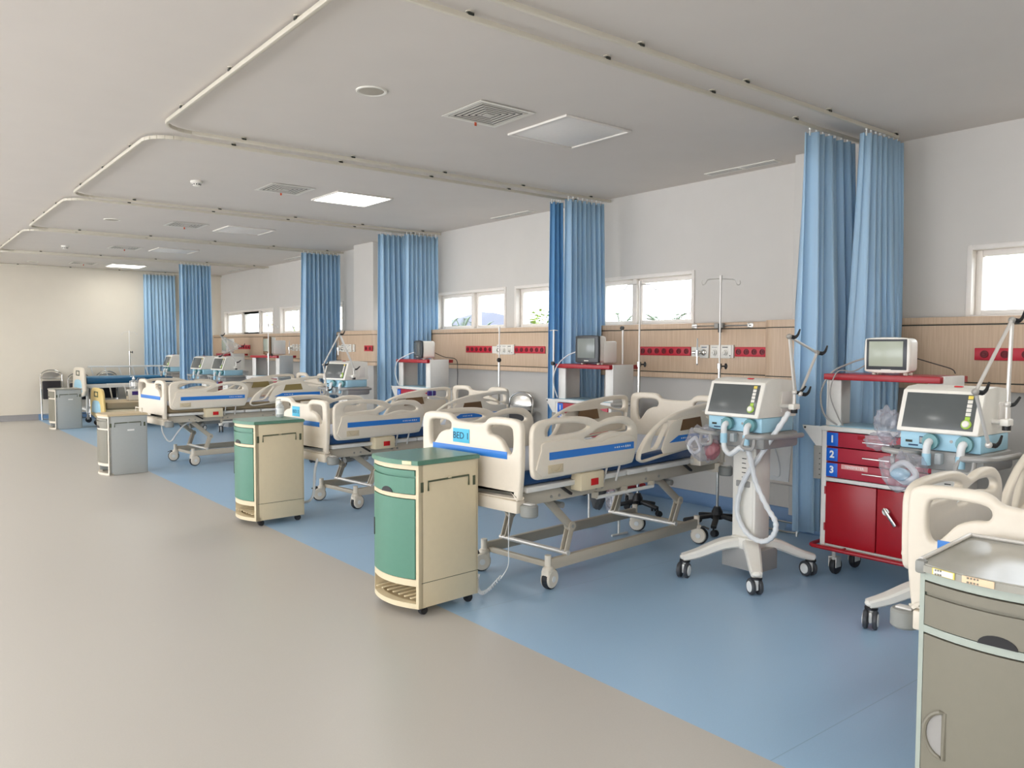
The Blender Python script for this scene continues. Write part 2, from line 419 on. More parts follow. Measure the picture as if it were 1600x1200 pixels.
def column_box(y0, y1, xf, label):
    t = thing('wood_column_casing', label, 'column casing', (xf, (y0 + y1) / 2, 1.2), 0, 'wood casings around the columns')
    h = (y1 - y0) / 2; d = XW - xf - .002; r = .13
    def prof(off, hh):
        pts = [(d, -hh), (d, hh)]
        for k in range(7):
            a = R(90 * k / 6); pts.append((r - r * math.sin(a) + off * 0 - off, hh - r + r * math.cos(a)))
        for k in range(7):
            a = R(90 * k / 6); pts.append((r - r * math.cos(a) - off, -hh + r - r * math.sin(a)))
        return pts
    for nm, z0, z1, off in (('board', .06, .455, 0), ('top_rail', .463, PT - 1.2 + .006, .004), ('bottom_rail', 0, .052, .004)):
        m = MB(); m.prism(prof(off, h), z0, z1, 'wood_panel', 'z'); m.build(nm, t)
    m = MB(); m.prism([(p[0] + .008 if p[0] < d - .01 else p[0], p[1] * .996) for p in prof(0, h)], .0525, .0595, 'slot_dark', 'z'); m.prism([(p[0] + .008 if p[0] < d - .01 else p[0], p[1] * .996) for p in prof(0, h)], .4555, .4625, 'slot_dark', 'z'); m.build('groove', t)
column_box(2.905, 3.935, 5.79, 'rounded wood casing around the near column behind the paired long curtains')
column_box(10.405, 11.595, 5.74, 'rounded wood casing around the far column, beside a small gas outlet plate')

# ------------------------------------------------------------------ wall services on the panelling
def sockets(y0, y1, n, label, x=XP):
    t = thing('socket_strip', label, 'socket strip', (x - .0005, (y0 + y1) / 2, 1.455), 0, 'red socket strips on the wood panels')
    h = (y1 - y0) / 2
    m = MB(); m.bx(-.014, 0, -h, h, -.042, .042, 'socket_red', .004); m.build('plate', t)
    w = 2 * h / n
    for k in range(n):
        y = h - w * (k + .5); q = MB()
        q.lathe([(.026, 0), (.026, .005), (.02, .006), (.019, .0015), (.0, .001)], (0, 0, 0), 'socket_dark', 16)
        o = q.build('socket', t); o.rotation_euler = (0, R(-90), 0); o.location = (-.0141, y, 0)
        q = MB(); q.bx(-.012, .012, -.012, .012, .0066, .009, 'socket_dark', .002); 
        c = q.build('cover', o); c.scale = (.55, .8, 1)
sockets(4.76, 5.39, 7, 'red strip of seven sockets behind the headboard of bed one')
sockets(3.95, 4.27, 4, 'short red socket strip beside the column casing, right of the gas outlets')
sockets(7.80, 8.36, 6, 'red socket strip left of the gas outlets under the twin windows')
sockets(6.82, 7.37, 6, 'red socket strip right of the gas outlets under the twin windows')
sockets(1.55, 2.31, 6, 'red socket strip on the wood panel behind the nearest ventilator')
sockets(10.48, 10.72, 2, 'red socket pair at the edge of the far column casing, beside a blue curtain', 5.74)
sockets(15.9, 16.55, 5, 'red socket strip on the farthest wood panel, above the far ventilators')
def gas(ys, yw, label, flow=True, x=XP):
    t = thing('gas_outlet_panel', label, 'gas outlet', (x - .0005, ys[0], 1.455), 0, 'medical gas outlets on the wood panels')
    for k, y in enumerate(ys):
        o = MB(); o.bx(-.016, 0, -.05, .05, -.06, .06, 'plate_white', .006); o.bx(-.0165, -.015, -.03, .03, .035, .042, ['ink', 'vent_grey', 'black'][k % 3])
        o = o.build('outlet_plate', t); o.location = (0, y - ys[0], 0)
        q = MB(); q.lathe([(.028, 0), (.028, .008), (.02, .012), (.018, .024), (.01, .026), (.008, .02), (0, .02)], (0, 0, 0), 'chrome' if k == 0 else 'vent_white', 16)
        q = q.build('valve', o); q.rotation_euler = (0, R(-90), 0); q.location = (-.0165, 0, -.008)
    q = MB(); q.bx(-.014, 0, -.05, .045, -.048, .04, 'plate_white', .003); q.build('blank_plate', t).location = (0, .1, 0)
    q = MB(); q.bx(-.02, 0, -.03, .03, -.055, .06, 'plate_white', .003); q.bx(-.026, -.02, -.012, .012, -.05, .055, 'vent_white', .002); q.bx(-.0265, -.024, -.006, .006, -.04, -.03, 'slot_dark'); q.build('switch_plate', t).location = (0, yw - ys[0], 0)
    if flow:
        q = MB(); q.cyl((-.075, 0, -.03), (-.075, 0, .13), .011, 'bottle_clear', r2=.006, n=12); q.cyl((-.075, 0, -.03), (-.075, 0, .02), .02, 'chrome', n=12); q.cyl((-.02, -.0, 0), (-.08, 0, 0), .012, 'chrome', n=10)
        q.cyl((-.075, 0, -.03), (-.075, 0, -.1), .008, 'chrome', n=10); q.ball((-.075, 0, -.105), .011, 'chrome'); q.cyl((-.075, 0, .0), (-.075, .05, .0), .014, 'chrome', n=10)
        q.build('flowmeter', t).location = (0, .03, -.01)
gas([4.6, 4.485, 4.37], 4.31, 'white gas outlets with a chrome flowmeter behind bed one and its tall drip stand')
gas([7.66, 7.56, 7.46], 7.40, 'white gas outlets between the two red socket strips under the twin windows', False)
gas([11.42, 11.3, 11.18], 11.05, 'white gas outlets on the far column casing above a white ventilator', True, 5.74)
gas([17.0, 16.86, 16.72], 16.6, 'white gas outlets farthest away, left of the far red socket strip')
gas([13.75, 13.6, 13.45], 13.3, 'white gas outlets right of the white-backed monitor at the far end')
# infusion rail clamp on the top of the panel behind bed one
t = thing('infusion_rail', 'short chrome rail with a clamp on the wood panel top behind the tall drip stand', 'rail', (XP - .006, 4.42, 1.685))
m = MB(); m.cyl((-.03, -.3, 0), (-.03, .3, 0), .006, 'chrome', n=8); m.build('bar', t)
for y in (-.3, .3):
    m = MB(); m.bx(-.004, 0, y - .03, y + .03, -.02, .025, 'chrome', .002); m.cyl((0, y, 0), (-.03, y, 0), .006, 'chrome', n=8); m.build('bracket', t)
m = MB(); m.bx(-.05, -.012, -.045, .045, -.02, .025, 'grey_steel', .004); m.bx(-.052, -.02, -.02, .0, -.06, .02, 'black', .003); m.build('clamp', t)

# ------------------------------------------------------------------ ceiling fittings
lights = [(3.975, 4.325, 0), (3.99, 7.72, 1), (3.95, 10.77, 0), (3.9, 13.83, 0), (3.92, 17.13, 1)]
def light(x, y, on, label, group='ceiling panel lights above the beds'):
    t = thing('ceiling_light', label, 'ceiling light', (x, y, ZC), 0, group)
    m = MB(); h = .318; w = .02
    for a, b, c, d in ((-h, h, h - w, h), (-h, h, -h, -h + w), (-h, -h + w, -h + w, h - w), (h - w, h, -h + w, h - w)): m.bx(a, b, c, d, -.016, 0, 'frame_white', .004)
    m.build('frame', t)
    q = MB(); g = h - w; N = 10; bm = bmesh.new(); V = {}
    for i in range(N + 1):
        for j in range(N + 1):
            u = i / N * 2 - 1; v = j / N * 2 - 1
            V[i, j] = bm.verts.new((u * g, v * g, -.006 - (0 if on else .03 * (1 - abs(u) ** 2) * (1 - abs(v) ** 2))))
    for i in range(N):
        for j in range(N): bm.faces.new((V[i, j], V[i, j + 1], V[i + 1, j + 1], V[i + 1, j]))
    q.add(bm, 'diffuser_on' if on else 'diffuser_off'); q.bx(-g, g, -g, g, -.005, -.001, 'frame_white'); q.build('diffuser', t)
LL = ['square ceiling light, switched off, with a bulging diffuser, nearest of the row', 'lit square ceiling light above the bed with the green bedside cabinet and bottle', 'unlit square ceiling light just beyond the nearer lit one', 'unlit square ceiling light halfway between the farther unlit fitting and the far lit one', 'lit square ceiling light close to the far wall']
for (x, y, on), l in zip(lights, LL): light(x, y, on, l)
for x, y in ((3.97, .6), (.1, .4), (.1, 4.0), (.1, 7.6), (.1, 11.2), (.1, 14.4), (.1, 16.8), (-2.2, -2.4)): light(x, y, 1, 'added lit ceiling panel out of view, there to brighten the ward', 'added aisle ceiling lights')  # unseen panels added to brighten the aisle floor, far wall and fronts
def diffuser(x, y, label):
    t = thing('air_vent', label, 'air vent', (x, y, ZC), 0, 'square ceiling air vents')
    m = MB(); h = .225
    def ring(mb, a, b, z0, z1, mt):
        for s in range(4):
            c, d = [(-1, -1), (1, -1), (1, 1), (-1, 1)][s], [(1, -1), (1, 1), (-1, 1), (-1, -1)][s]
            bm = bmesh.new(); v = [bm.verts.new(p) for p in ((c[0] * a, c[1] * a, z0), (d[0] * a, d[1] * a, z0), (d[0] * b, d[1] * b, z1), (c[0] * b, c[1] * b, z1))]; w = [bm.verts.new((q.co.x, q.co.y, q.co.z + .003)) for q in v]
            bm.faces.new(v); bm.faces.new(w[::-1])
            for i in range(4): bm.faces.new((v[i], w[i], w[(i + 1) % 4], v[(i + 1) % 4]))
            mb.add(bm, mt)
    ring(m, h, h - .03, -.008, -.008, 'vent_white'); m.build('frame', t)
    m = MB(); m.bx(-h + .03, h - .03, -h + .03, h - .03, -.0035, -.001, 'vent_dark'); m.build('duct', t)
    for k in range(5):
        a = h - .038 - k * .033
        m = MB(); ring(m, a, a - .017, -.009, -.009, 'vent_slat'); m.build('louvre', t)
    m = MB(); m.bx(-.028, .028, -.028, .028, -.012, -.008, 'vent_slat'); m.build('centre_plate', t)
    m = MB(); m.box((0, 0, -.018), (.016, .004, .026), 'orange_tag'); m.build('ribbon', t).location = (.04, .2, 0)
VL = ['square ceiling air vent with an orange ribbon, nearest and largest', 'square ceiling air vent left of the nearer lit ceiling light', 'square ceiling air vent left of the unlit light beyond the nearer lit one', 'square ceiling air vent beside the second to last ceiling light', 'square ceiling air vent closest to the far wall']
for (x, y), l in zip([(3.25, 4.335), (3.23, 7.67), (3.19, 10.77), (3.18, 13.95), (3.16, 17.1)], VL): diffuser(x, y, l)
def slot(x, y, label):
    t = thing('slot_vent', label, 'slot vent', (x, y, ZC), 0, 'slot vents along the window wall')
    m = MB(); m.bx(-.06, .06, -.36, .36, -.006, 0, 'vent_white', .002); m.build('frame', t)
    for s in (-1, 1):
        for k in range(3): q = MB(); q.bx(-.042 + k * .028, -.028 + k * .028, s * .18 - .16, s * .18 + .16, -.0075, -.006, 'vent_grey'); q.build('slot', t)
slot(5.92, 4.23, 'long slot vent in the ceiling above the bed-one window'); slot(5.95, 7.45, 'long slot vent above the twin windows with palms'); slot(5.9, 13.6, 'long slot vent farthest along the window wall')
slot(5.9, 16.6, 'long slot vent in the far corner above the last windows')
def speaker(x, y, label):
    t = thing('ceiling_speaker', label, 'ceiling speaker', (x, y, ZC), 0, 'round ceiling speakers')
    m = MB(); m.lathe([(.095, 0), (.095, -.006), (.088, -.009), (.076, -.006), (.076, -.001)], (0, 0, 0), 'vent_white', 28); m.build('rim', t)
    m = MB(); m.lathe([(.075, -.001), (.075, -.005), (.05, -.008), (0, -.009)], (0, 0, 0), 'speaker_grille', 28); m.build('grille', t)
speaker(2.41, 4.4, 'round flush ceiling speaker, nearest'); speaker(2.35, 10.92, 'round flush ceiling speaker above the third row of tracks'); speaker(2.36, 17.4, 'round flush ceiling speaker near the far wall')
def detector(x, y, label):
    t = thing('smoke_detector', label, 'smoke detector', (x, y, ZC), 0, 'smoke detectors')
    m = MB(); m.lathe([(.055, 0), (.055, -.018), (.05, -.022), (.04, -.024)], (0, 0, 0), 'vent_white', 20); m.build('base', t)
    m = MB(); m.lathe([(.038, -.0245), (.036, -.042), (.028, -.05), (0, -.052)], (0, 0, 0), 'vent_white', 20)
    for k in range(10): a = 2 * PI * k / 10; m.box((.0375 * math.cos(a), .0375 * math.sin(a), -.034), (.004, .012, .01), 'slot_dark', 0, Matrix.Rotation(a, 4, 'Z'))
    m.build('chamber', t)
detector(2.43, 7.85, 'white domed smoke detector left of the nearer lit ceiling light'); detector(2.39, 14.3, 'white domed smoke detector toward the far wall')

# ------------------------------------------------------------------ curtain tracks (one U per bay) and curtains
ZT = ZC - .03
XT = 1.6
def track(y0, y1, label, curved0=False, curved1=True):
    t = thing('curtain_track', label, 'curtain track', (XT, y0, ZT), 0, 'ceiling curtain tracks')
    L = y1 - y0; r = .22
    pts = [(5.84, 0, 0)]
    def arc(cx, cy, a0, a1): return [(cx + r * math.cos(R(a0 + (a1 - a0) * k / 6)), cy + r * math.sin(R(a0 + (a1 - a0) * k / 6)), 0) for k in range(7)]
    pts += arc(r, r, 270, 180) + arc(r, L - r, 180, 90) + [(5.84, L, 0)]
    pts = [(p[0] - 0, p[1], 0) for p in pts]
    pts[0] = (XW - XT - .27 if 2.7 < y0 < 3.7 or 10.4 < y0 < 11.7 else XW - XT - .02, 0, 0); pts[-1] = (XW - XT - (.27 if 2.7 < y1 < 3.7 or 10.4 < y1 < 11.7 else .02), L, 0)
    m = MB()
    for p, q in zip(pts, pts[1:]):
        m.bar(p, q, .022, .026, 'track_alu', .003)
    m.build('rail', t)
    br = []
    for k in range(5): x = .6 + k * .9; br += [(x, 0), (x, L)]
    for k in range(3): br.append((0, .55 + k * (L - 1.1) / 2))
    for x, y in br:
        q = MB(); q.cyl((x, y, .013), (x, y, ZC - ZT), .006, 'track_alu', n=6); q.cyl((x, y, ZC - ZT - .006), (x, y, ZC - ZT), .02, 'track_alu', n=10); q.bx(x - .016, x + .016, y - .016, y + .016, .008, .02, 'slot_dark', .002)
        q.build('hanger', t)
TY = [(-.5, 2.84), (3.08, 5.98), (6.2, 9.2), (9.42, 12.1), (12.32, 15.3), (15.5, 18.03)]
TL = ['ceiling curtain track around the nearest bed bay', 'ceiling curtain track around the bay of bed one', 'ceiling curtain track around the bay of the second green cabinet', 'ceiling curtain track around the bay of the short grey cabinet', 'ceiling curtain track around the yellow bed bay', 'ceiling curtain track around the last bay by the far wall']
for (a, b), l in zip(TY, TL): track(a, b, l)

def curtain(x0, x1, y, npl, label, amp=.055, flare=0., dx=0., seed=0, z0=.12, y1=None, cloth='curtain_blue'):
    rnd = random.Random(seed); z1 = ZT - .045
    t = thing('privacy_curtain', label, 'curtain', ((x0 + x1) / 2, y, 0), 0, 'blue privacy curtains')
    N = npl * 10; K = 9; W = x1 - x0
    ph = [rnd.uniform(-.35, .35) for _ in range(npl + 2)]; am = [rnd.uniform(.55, 1.25) for _ in range(npl + 2)]
    off = [rnd.uniform(-.3, .3) for _ in range(npl + 2)]
    m = MB(); bm = bmesh.new(); V = []
    for k in range(K + 1):
        f = k / K; row = []
        for i in range(N + 1):
            s = i / N; c = s * npl; j = int(c); fr = c - j
            def lerp(a): return a[j] * (1 - fr) + a[j + 1] * fr
            w = math.sin(2 * PI * c + lerp(ph) * f * 3) + .28 * math.sin(4 * PI * c + 1.3 + lerp(off) * 5)
            a = amp * lerp(am) * (.55 + .45 * min(1, f * 2.2))
            x = (s - .5) * W * (1 + flare * f * f) + dx * f + .018 * math.sin(2 * PI * c * 2 + lerp(ph) * 6) * f
            yy = w * a + .03 * math.sin(f * 3 + s * 5) * f
            row.append(bm.verts.new((x, yy + (0 if y1 is None else (y1 - y) * s), z1 + (z0 - z1) * f)))
        V.append(row)
    for k in range(K):
        for i in range(N): bm.faces.new((V[k][i], V[k][i + 1], V[k + 1][i + 1], V[k + 1][i]))
    m.add(bm, cloth); o = m.build('fabric', t, ang=180)
    so = o.modifiers.new('thickness', 'SOLIDIFY'); so.thickness = .003; so.offset = 0
    nh = max(5, npl)
    for i in range(nh):
        s = (i + .5) / nh - .5; q = MB()
        q.cyl((s * W, 0, z1 - .01), (s * W, 0, ZT - .0135), .0035, 'hub_white', n=6); q.box((s * W, 0, ZT - .019), (.014, .012, .011), 'hub_white', .002); q.bx(s * W - .008, s * W + .008, -.004, .004, z1 - .018, z1 + .012, 'hub_white', .001)
        q.build('hook', t)
curtain(5.04, 5.62, 3.08, 7, 'long blue curtain left of the nearest pair, hanging beside the white ventilator', .085, .06, .0, 1, .2)
curtain(5.36, 5.86, 2.84, 8, 'long blue curtain behind the nearest red cart and its monitor', .066, .0, -.03, 2)
curtain(5.46, 5.98, 5.98, 8, 'blue curtain behind the red cart with the dark-framed monitor, left of bed one', .05, .02, .0, 3)
curtain(5.45, 5.6, 6.2, 3, 'narrow blue curtain fold, coloured darker for its shade, left of the dark-framed monitor', .05, .0, .0, 13, cloth='curtain_shaded')
curtain(5.25, 5.72, 9.42, 6, 'pale blue curtain left half of the pair behind the small dark monitor', .07, .04, .0, 4)
curtain(5.52, 6.04, 9.2, 8, 'blue curtain right half of the pair behind the small dark monitor', .05, .0, .0, 5)
curtain(5.36, 6.02, 12.1, 9, 'blue curtain standing alone beside the far column and a ventilator arm', .07, .0, -.03, 6)
curtain(4.4, 4.97, 15.3, 9, 'blue curtain nearer of the two at the far end', .055, .02, .0, 7)
curtain(4.46, 5.1, 18.03, 9, 'blue curtain farthest away against the end wall', .035, .03, .02, 8)
# ------------------------------------------------------------------ hospital beds (local: +x foot to head, +y left, floor at z = 0)
FOOT_RAIL = [(.035, .80), (.03, .93), (.035, 1.02), (.075, 1.062), (.17, 1.08), (.34, 1.083), (.47, 1.077), (.56, 1.06), (.635, 1.033), (.73, 1.052), (.83, 1.058), (.93, 1.045), (1.0, .995), (1.02, .93), (1.003, .84), (.975, .765), (.93, .745), (.7, .74), (.42, .737), (.14, .735), (.06, .745)]
HOLE_A = [(.135, .995), (.15, 1.032), (.2, 1.044), (.35, 1.046), (.47, 1.034), (.53, 1.014), (.47, .992), (.38, .983), (.25, .98), (.16, .978)]
HOLE_B = [(.485, .945), (.55, .967), (.62, .995), (.74, 1.014), (.87, 1.008), (.935, .985), (.935, .96), (.88, .953), (.76, .966), (.67, .955), (.6, .937), (.52, .934)]
HEAD_RAIL = [(1.035, .765), (1.055, .82), (1.13, .9), (1.235, .965), (1.35, 1.012), (1.5, 1.05), (1.7, 1.078), (1.9, 1.094), (2.07, 1.1), (2.14, 1.082), (2.155, 1.03), (2.145, .92), (2.12, .82), (2.08, .797), (1.75, .785), (1.4, .76), (1.12, .735), (1.06, .742)]
HOLE_C = [(1.165, .835), (1.2, .9), (1.27, .955), (1.335, .985), (1.345, .965), (1.29, .9), (1.235, .835), (1.19, .82)]
HOLE_D = [(1.79, 1.035), (1.83, 1.05), (1.95, 1.06), (2.07, 1.062), (2.105, 1.045), (2.105, 1.0), (2.07, .985), (1.98, .995), (1.9, 1.015)]
END_HALF = [(.0, 1.04), (.1, 1.043), (.14, 1.052), (.17, 1.074), (.215, 1.086), (.34, 1.086), (.41, 1.077), (.44, 1.045), (.445, .95), (.442, .8), (.425, .64), (.41, .622), (.2, .616)]
END_HOLE = [(.185, 1.035), (.27, 1.042), (.355, 1.035), (.375, 1.0), (.375, .92), (.36, .884), (.34, .884), (.31, .915), (.275, .955), (.225, .978), (.18, .985), (.165, 1.01)]
def sh(P, dz, dx=0): return [(x + dx, z + dz) for x, z in P]
def end_board(dz, x, extra=0.):
    out = END_HALF[1:] + [(-a, b) for a, b in END_HALF[:0:-1]]
    out = [END_HALF[0]] + END_HALF[1:] + [(0, .614)] + [(-a, b) for a, b in END_HALF[:0:-1]]
    up = lambda z: z + dz + (extra * max(0, (z - .62) / .46))
    m = MB(); m.panel([(a, up(b)) for a, b in out], [[(a, up(b)) for a, b in END_HOLE], [(-a, up(b)) for a, b in END_HOLE]], x, .044, 'cream', 'x', .014, 4)
    return m
def rail_boss(m, s, y, dz, head):
    """raised skirt and bead moulded on the outer face of a side rail"""
    yo = y + s * .021
    if not head:
        P = [(.1, .755), (.095, .9), (.11, .945), (.2, .952), (.34, .955), (.43, .945), (.52, .918), (.62, .912), (.72, .93), (.85, .938), (.95, .925), (.985, .88), (.97, .8), (.93, .765), (.7, .755)]
    else:
        P = [(1.3, .775), (1.33, .9), (1.4, .975), (1.5, 1.005), (1.66, 1.018), (1.78, 1.01), (1.86, .975), (1.95, .958), (2.09, .955), (2.115, .9), (2.1, .82), (1.7, .8)]
    m.panel(sh(P, dz), [], yo, .012, 'cream', 'y', .005, 3)
def make_caster(parent, x, y, name='caster', ry=0):
    c = MB(); c.cyl((0, 0, .13), (0, 0, .215), .021, 'cream', n=14); c.ball((0, 0, .125), .042, 'cream', (1, .8, .7))
    c.lathe([(.0, -.032), (.05, -.032), (.058, -.026), (.058, .026), (.05, .032), (0, .032)], (.018, 0, .068), 'cream', 24, 'y'); c.box((.0, 0, .1), (.075, .06, .06), 'cream', .015)
    c.lathe([(0, 0), (.02, 0), (.018, .003), (0, .0035)], (.018, -.0325, .066), 'hub_white', 14, 'y'); c.lathe([(0, 0), (.02, 0), (.018, .003), (0, .0035)], (.018, .0325, .066), 'hub_white', 14, 'y')
    o = c.build(name, parent); o.location = (x, y, 0); o.rotation_euler = (0, 0, R(ry))
    t = MB(); t.lathe([(.035, -.02), (.063, -.02), (.066, -.012), (.066, .012), (.063, .02), (.035, .02)], (.022, 0, .066), 'rubber', 28, 'y'); t.build('tyre', o)
    p = MB(); p.box((.07, 0, .128), (.05, .03, .008), 'tyre_grey', .003, Matrix.Rotation(R(20), 4, 'Y')); p.bar((.0, 0, .13), (.06, 0, .132), .02, .012, 'tyre_grey'); p.build('brake_pedal', o)
    return o
def letters(m, x0, y, z0, n, s, mt='hub_white'):
    rnd = random.Random(3)
    for k in range(n):
        h = rnd.uniform(.006, .014); m.bx(x0 + k * .022, x0 + k * .022 + rnd.uniform(.007, .014), y - .0008, y + .0008, z0 - h / 2, z0 + h / 2, mt)

def hospital_bed(x, y, rz, dz, label, sign=None, pad='brown_pad', head_up=0., cord='coil', mattress='navy_vinyl'):
    t = thing('hospital_bed', label, 'hospital bed', (x, y, 0), rz, 'cream hospital beds with blue stripes')
    fb = end_board(dz, 0).build('footboard', t)
    q = MB(); q.box((-.0235, 0, .872 + dz), (.003, .67, .042), 'blue_stripe', .001); q.build('stripe', fb)
    if sign:
        q = MB(); q.box((-.0235, .065, .955 + dz), (.003, .15, .085), 'cyan_card', .001); q.text(sign, .058, T(-.0256, .065, .953 + dz) @ FACE_NX, 'ink'); q.build('bed_sign', fb)
    hb = end_board(dz, 2.185, .035).build('headboard', t)
    for xx, s in ((.01, -1), (2.175, 1)):
        m = MB(); m.bx(xx - .035, xx + .035, -.415, .415, .545 + dz, .618 + dz, 'cream', .008)
        bp = m.build('end_rail', t)
        for v in (-.462, .462):
            q = MB(); q.lathe([(.0, 0), (.045, 0), (.052, .008), (.052, .062), (.045, .07), (.0, .07)], (xx - s * -.0 + .02 * -s, v, .53 + dz), 'bumper_grey', 18); q.bx(xx - .02 - .02 * s, xx + .02 - .02 * s, v - .03, v + .03, .6 + dz, .607 + dz, 'white_steel', .002); q.build('corner_bumper', bp)
    # mattress, deck, frame
    m = MB(); m.box((1.08, 0, .735 + dz), (2.08, .8, .09), mattress, .03, seg=3); mt = m.build('mattress', t)
    m = MB(); m.bx(.07, 2.09, -.375, .375, .775 + dz, .788 + dz, 'sheet', .006); m.build('sheet', mt)
    m = MB()
    for a, b in ((.05, .55), (.62, .98), (1.0, 1.2), (1.22, 1.72), (1.75, 2.13)): m.bx(a, b, -.425, .425, .656 + dz, .688 + dz, 'white_steel', .006)
    m.build('deck', t)
    m = MB()
    for s in (-1, 1):
        m.bx(.05, 2.14, s * .36 - .02, s * .36 + .02, .57 + dz, .65 + dz, 'beige_steel', .005)
        for xx in (.3, .37, .72, .78, 1.25, 1.4): m.cyl((xx, s * .381, .6 + dz), (xx, s * .388, .6 + dz), .009, 'grey_steel', n=8)
        m.bar((.36, s * .4, .66 + dz), (.46, s * .4, .6 + dz), .02, .014, 'black'); m.bar((1.68, s * .4, .66 + dz), (1.78, s * .4, .6 + dz), .02, .014, 'black')
        m.cyl((.7, s * .405, .545 + dz), (1.3, s * .405, .545 + dz), .012, 'white_steel', n=8)
        for xx in (.7, 1.0, 1.3): m.bx(xx - .01, xx + .01, s * .37, s * .412, .54 + dz, .58 + dz, 'beige_steel')
    for xx in (.15, .6, 1.2, 1.7, 2.08): m.bx(xx - .02, xx + .02, -.34, .34, .58 + dz, .64 + dz, 'beige_steel', .004)
    m.bx(.62, 1.45, -.09, .09, .5 + dz, .6 + dz, 'grey_steel', .02); m.cyl((.45, 0, .48 + dz), (.75, 0, .53 + dz), .03, 'grey_steel', n=12)
    m.build('bed_frame', t)
    # lift linkage
    for x0, x1, x2 in ((.37, .60, .545), (1.53, 1.815, 1.735)):
        for s in (-1, 1):
            ez = .36 + dz * .5; m = MB(); v = s * .27
            m.bar((x0, v, .565 + dz), (x1, v, ez), .03, .05, 'beige_steel', .008); m.cyl((x1, v - .024, ez), (x1, v + .024, ez), .03, 'beige_steel', n=16); m.cyl((x1, v - .028, ez), (x1, v + .028, ez), .012, 'grey_steel', n=10)
            m.bx(x0 - .03, x0 + .04, v - .02, v + .02, .54 + dz, .6 + dz, 'beige_steel', .006); m.cyl(((x0 + x1) / 2, v - .04, (.565 + dz + ez) / 2 + .05), ((x0 + x1) / 2, v + .04, (.565 + dz + ez) / 2 + .05), .02, 'grey_steel', n=12)
            o = m.build('lift_arm', t)
            q = MB()
            for w in (-.018, .018): q.bar((x1, v + w, ez), (x2, v + w, .2), .01, .042, 'beige_steel', .004)
            q.build('lower_link', o)
        m = MB(); m.cyl((x2, -.31, .2), (x2, .31, .2), .016, 'alu', n=12); m.build('cross_tube', t)
    m = MB()
    for s in (-1, 1): m.bx(.39, 2.03, s * .29 - .018, s * .29 + .018, .12, .19, 'beige_steel', .006)
    m.bx(.4, .43, -.275, .275, .125, .16, 'beige_steel', .005); m.bx(1.98, 2.01, -.275, .275, .125, .16, 'beige_steel', .005)
    m.build('base_frame', t)
    for xx, v, a in ((.375, -.29, 8), (.375, .29, 150), (2.04, -.29, -70), (2.04, .29, -60)): make_caster(t, xx, v, ry=a)
    # side rails
    for s in (-1, 1):
        v = s * .468
        m = MB(); m.panel(sh(FOOT_RAIL, dz), [sh(HOLE_A, dz), sh(HOLE_B, dz)], v, .038, 'cream', 'y', .013, 4); rail_boss(m, s, v, dz, 0); o = m.build('foot_side_rail', t)
        vo = v + s * .0277
        q = MB(); q.box((.56, vo, .866 + dz), (.8, .002, .044), 'blue_stripe'); letters(q, .76, vo + s * .0012, .866 + dz, 8, s); q.build('stripe', o)
        q = MB(); q.box((.215, vo, .79 + dz), (.13, .004, .05), 'cream_dark', .0015); q.tube([(.17, vo + s * .004, .808 + dz), (.18, vo + s * .004, .785 + dz), (.215, vo + s * .004, .772 + dz), (.25, vo + s * .004, .785 + dz), (.26, vo + s * .004, .808 + dz)], .004, 'cream_dark', 6, 2); q.build('angle_gauge', o)
        for xx in (.72, .85): q = MB(); q.cyl((xx, v, .74 + dz), (xx, v - s * .03, .64 + dz), .007, 'alu', n=8); q.build('rail_post', o)
        q = MB(); q.bx(.465, .685, s * .39, s * .478, .622 + dz, .732 + dz, 'cab_cream', .008); bx_ = q.build('release_box', t)
        q = MB(); q.bx(.555, .625, s * .478, s * .481, .648 + dz, .69 + dz, 'red_plastic', .0012); q.build('release_button', bx_)
        Rm = Matrix.Rotation(-head_up, 4, 'Y'); piv = Vector((1.12, 0, .72 + dz)); HM = T(*piv) @ Rm @ T(*-piv)
        m = MB(); m.panel(sh(HEAD_RAIL, dz), [sh(HOLE_C, dz), sh(HOLE_D, dz)], v, .038, 'cream', 'y', .013, 4); rail_boss(m, s, v, dz, 1)
        if head_up: bmesh.ops.transform(m.bm, matrix=HM, verts=m.bm.verts[:])
        o = m.build('head_side_rail', t)
        q = MB(); q.prism([(a, b + dz) for a, b in ((1.36, .845), (1.47, .888), (2.06, .888), (2.06, .845))], vo - .001, vo + .001, 'blue_stripe', 'y'); letters(q, 1.5, vo + s * .0012, .866 + dz, 6, s)
        if head_up: bmesh.ops.transform(q.bm, matrix=HM, verts=q.bm.verts[:])
        q.build('stripe', o)
        q = MB(); q.prism([(a, b + dz) for a, b in ((1.49, .918), (1.52, .995), (1.74, 1.003), (1.765, .925))], vo - .002, vo + .0015, pad, 'y')
        q.prism([(a, b + dz) for a, b in ((1.49, .918), (1.52, .995), (1.74, 1.003), (1.765, .925))], v - s * .021 - .0015, v - s * .021 + .0015, pad, 'y')
        if head_up: bmesh.ops.transform(q.bm, matrix=HM, verts=q.bm.verts[:])
        q.build('control_pad', o)
        q = MB(); q.bx(1.78, 2.02, s * .39, s * .478, .64 + dz, .76 + dz, 'cream', .008); bx_ = q.build('release_box', t)
        q = MB(); q.bx(1.86, 1.93, s * .478, s * .481, .672 + dz, .714 + dz, 'red_plastic', .0012); q.build('release_button', bx_)
    # handset lead
    m = MB()
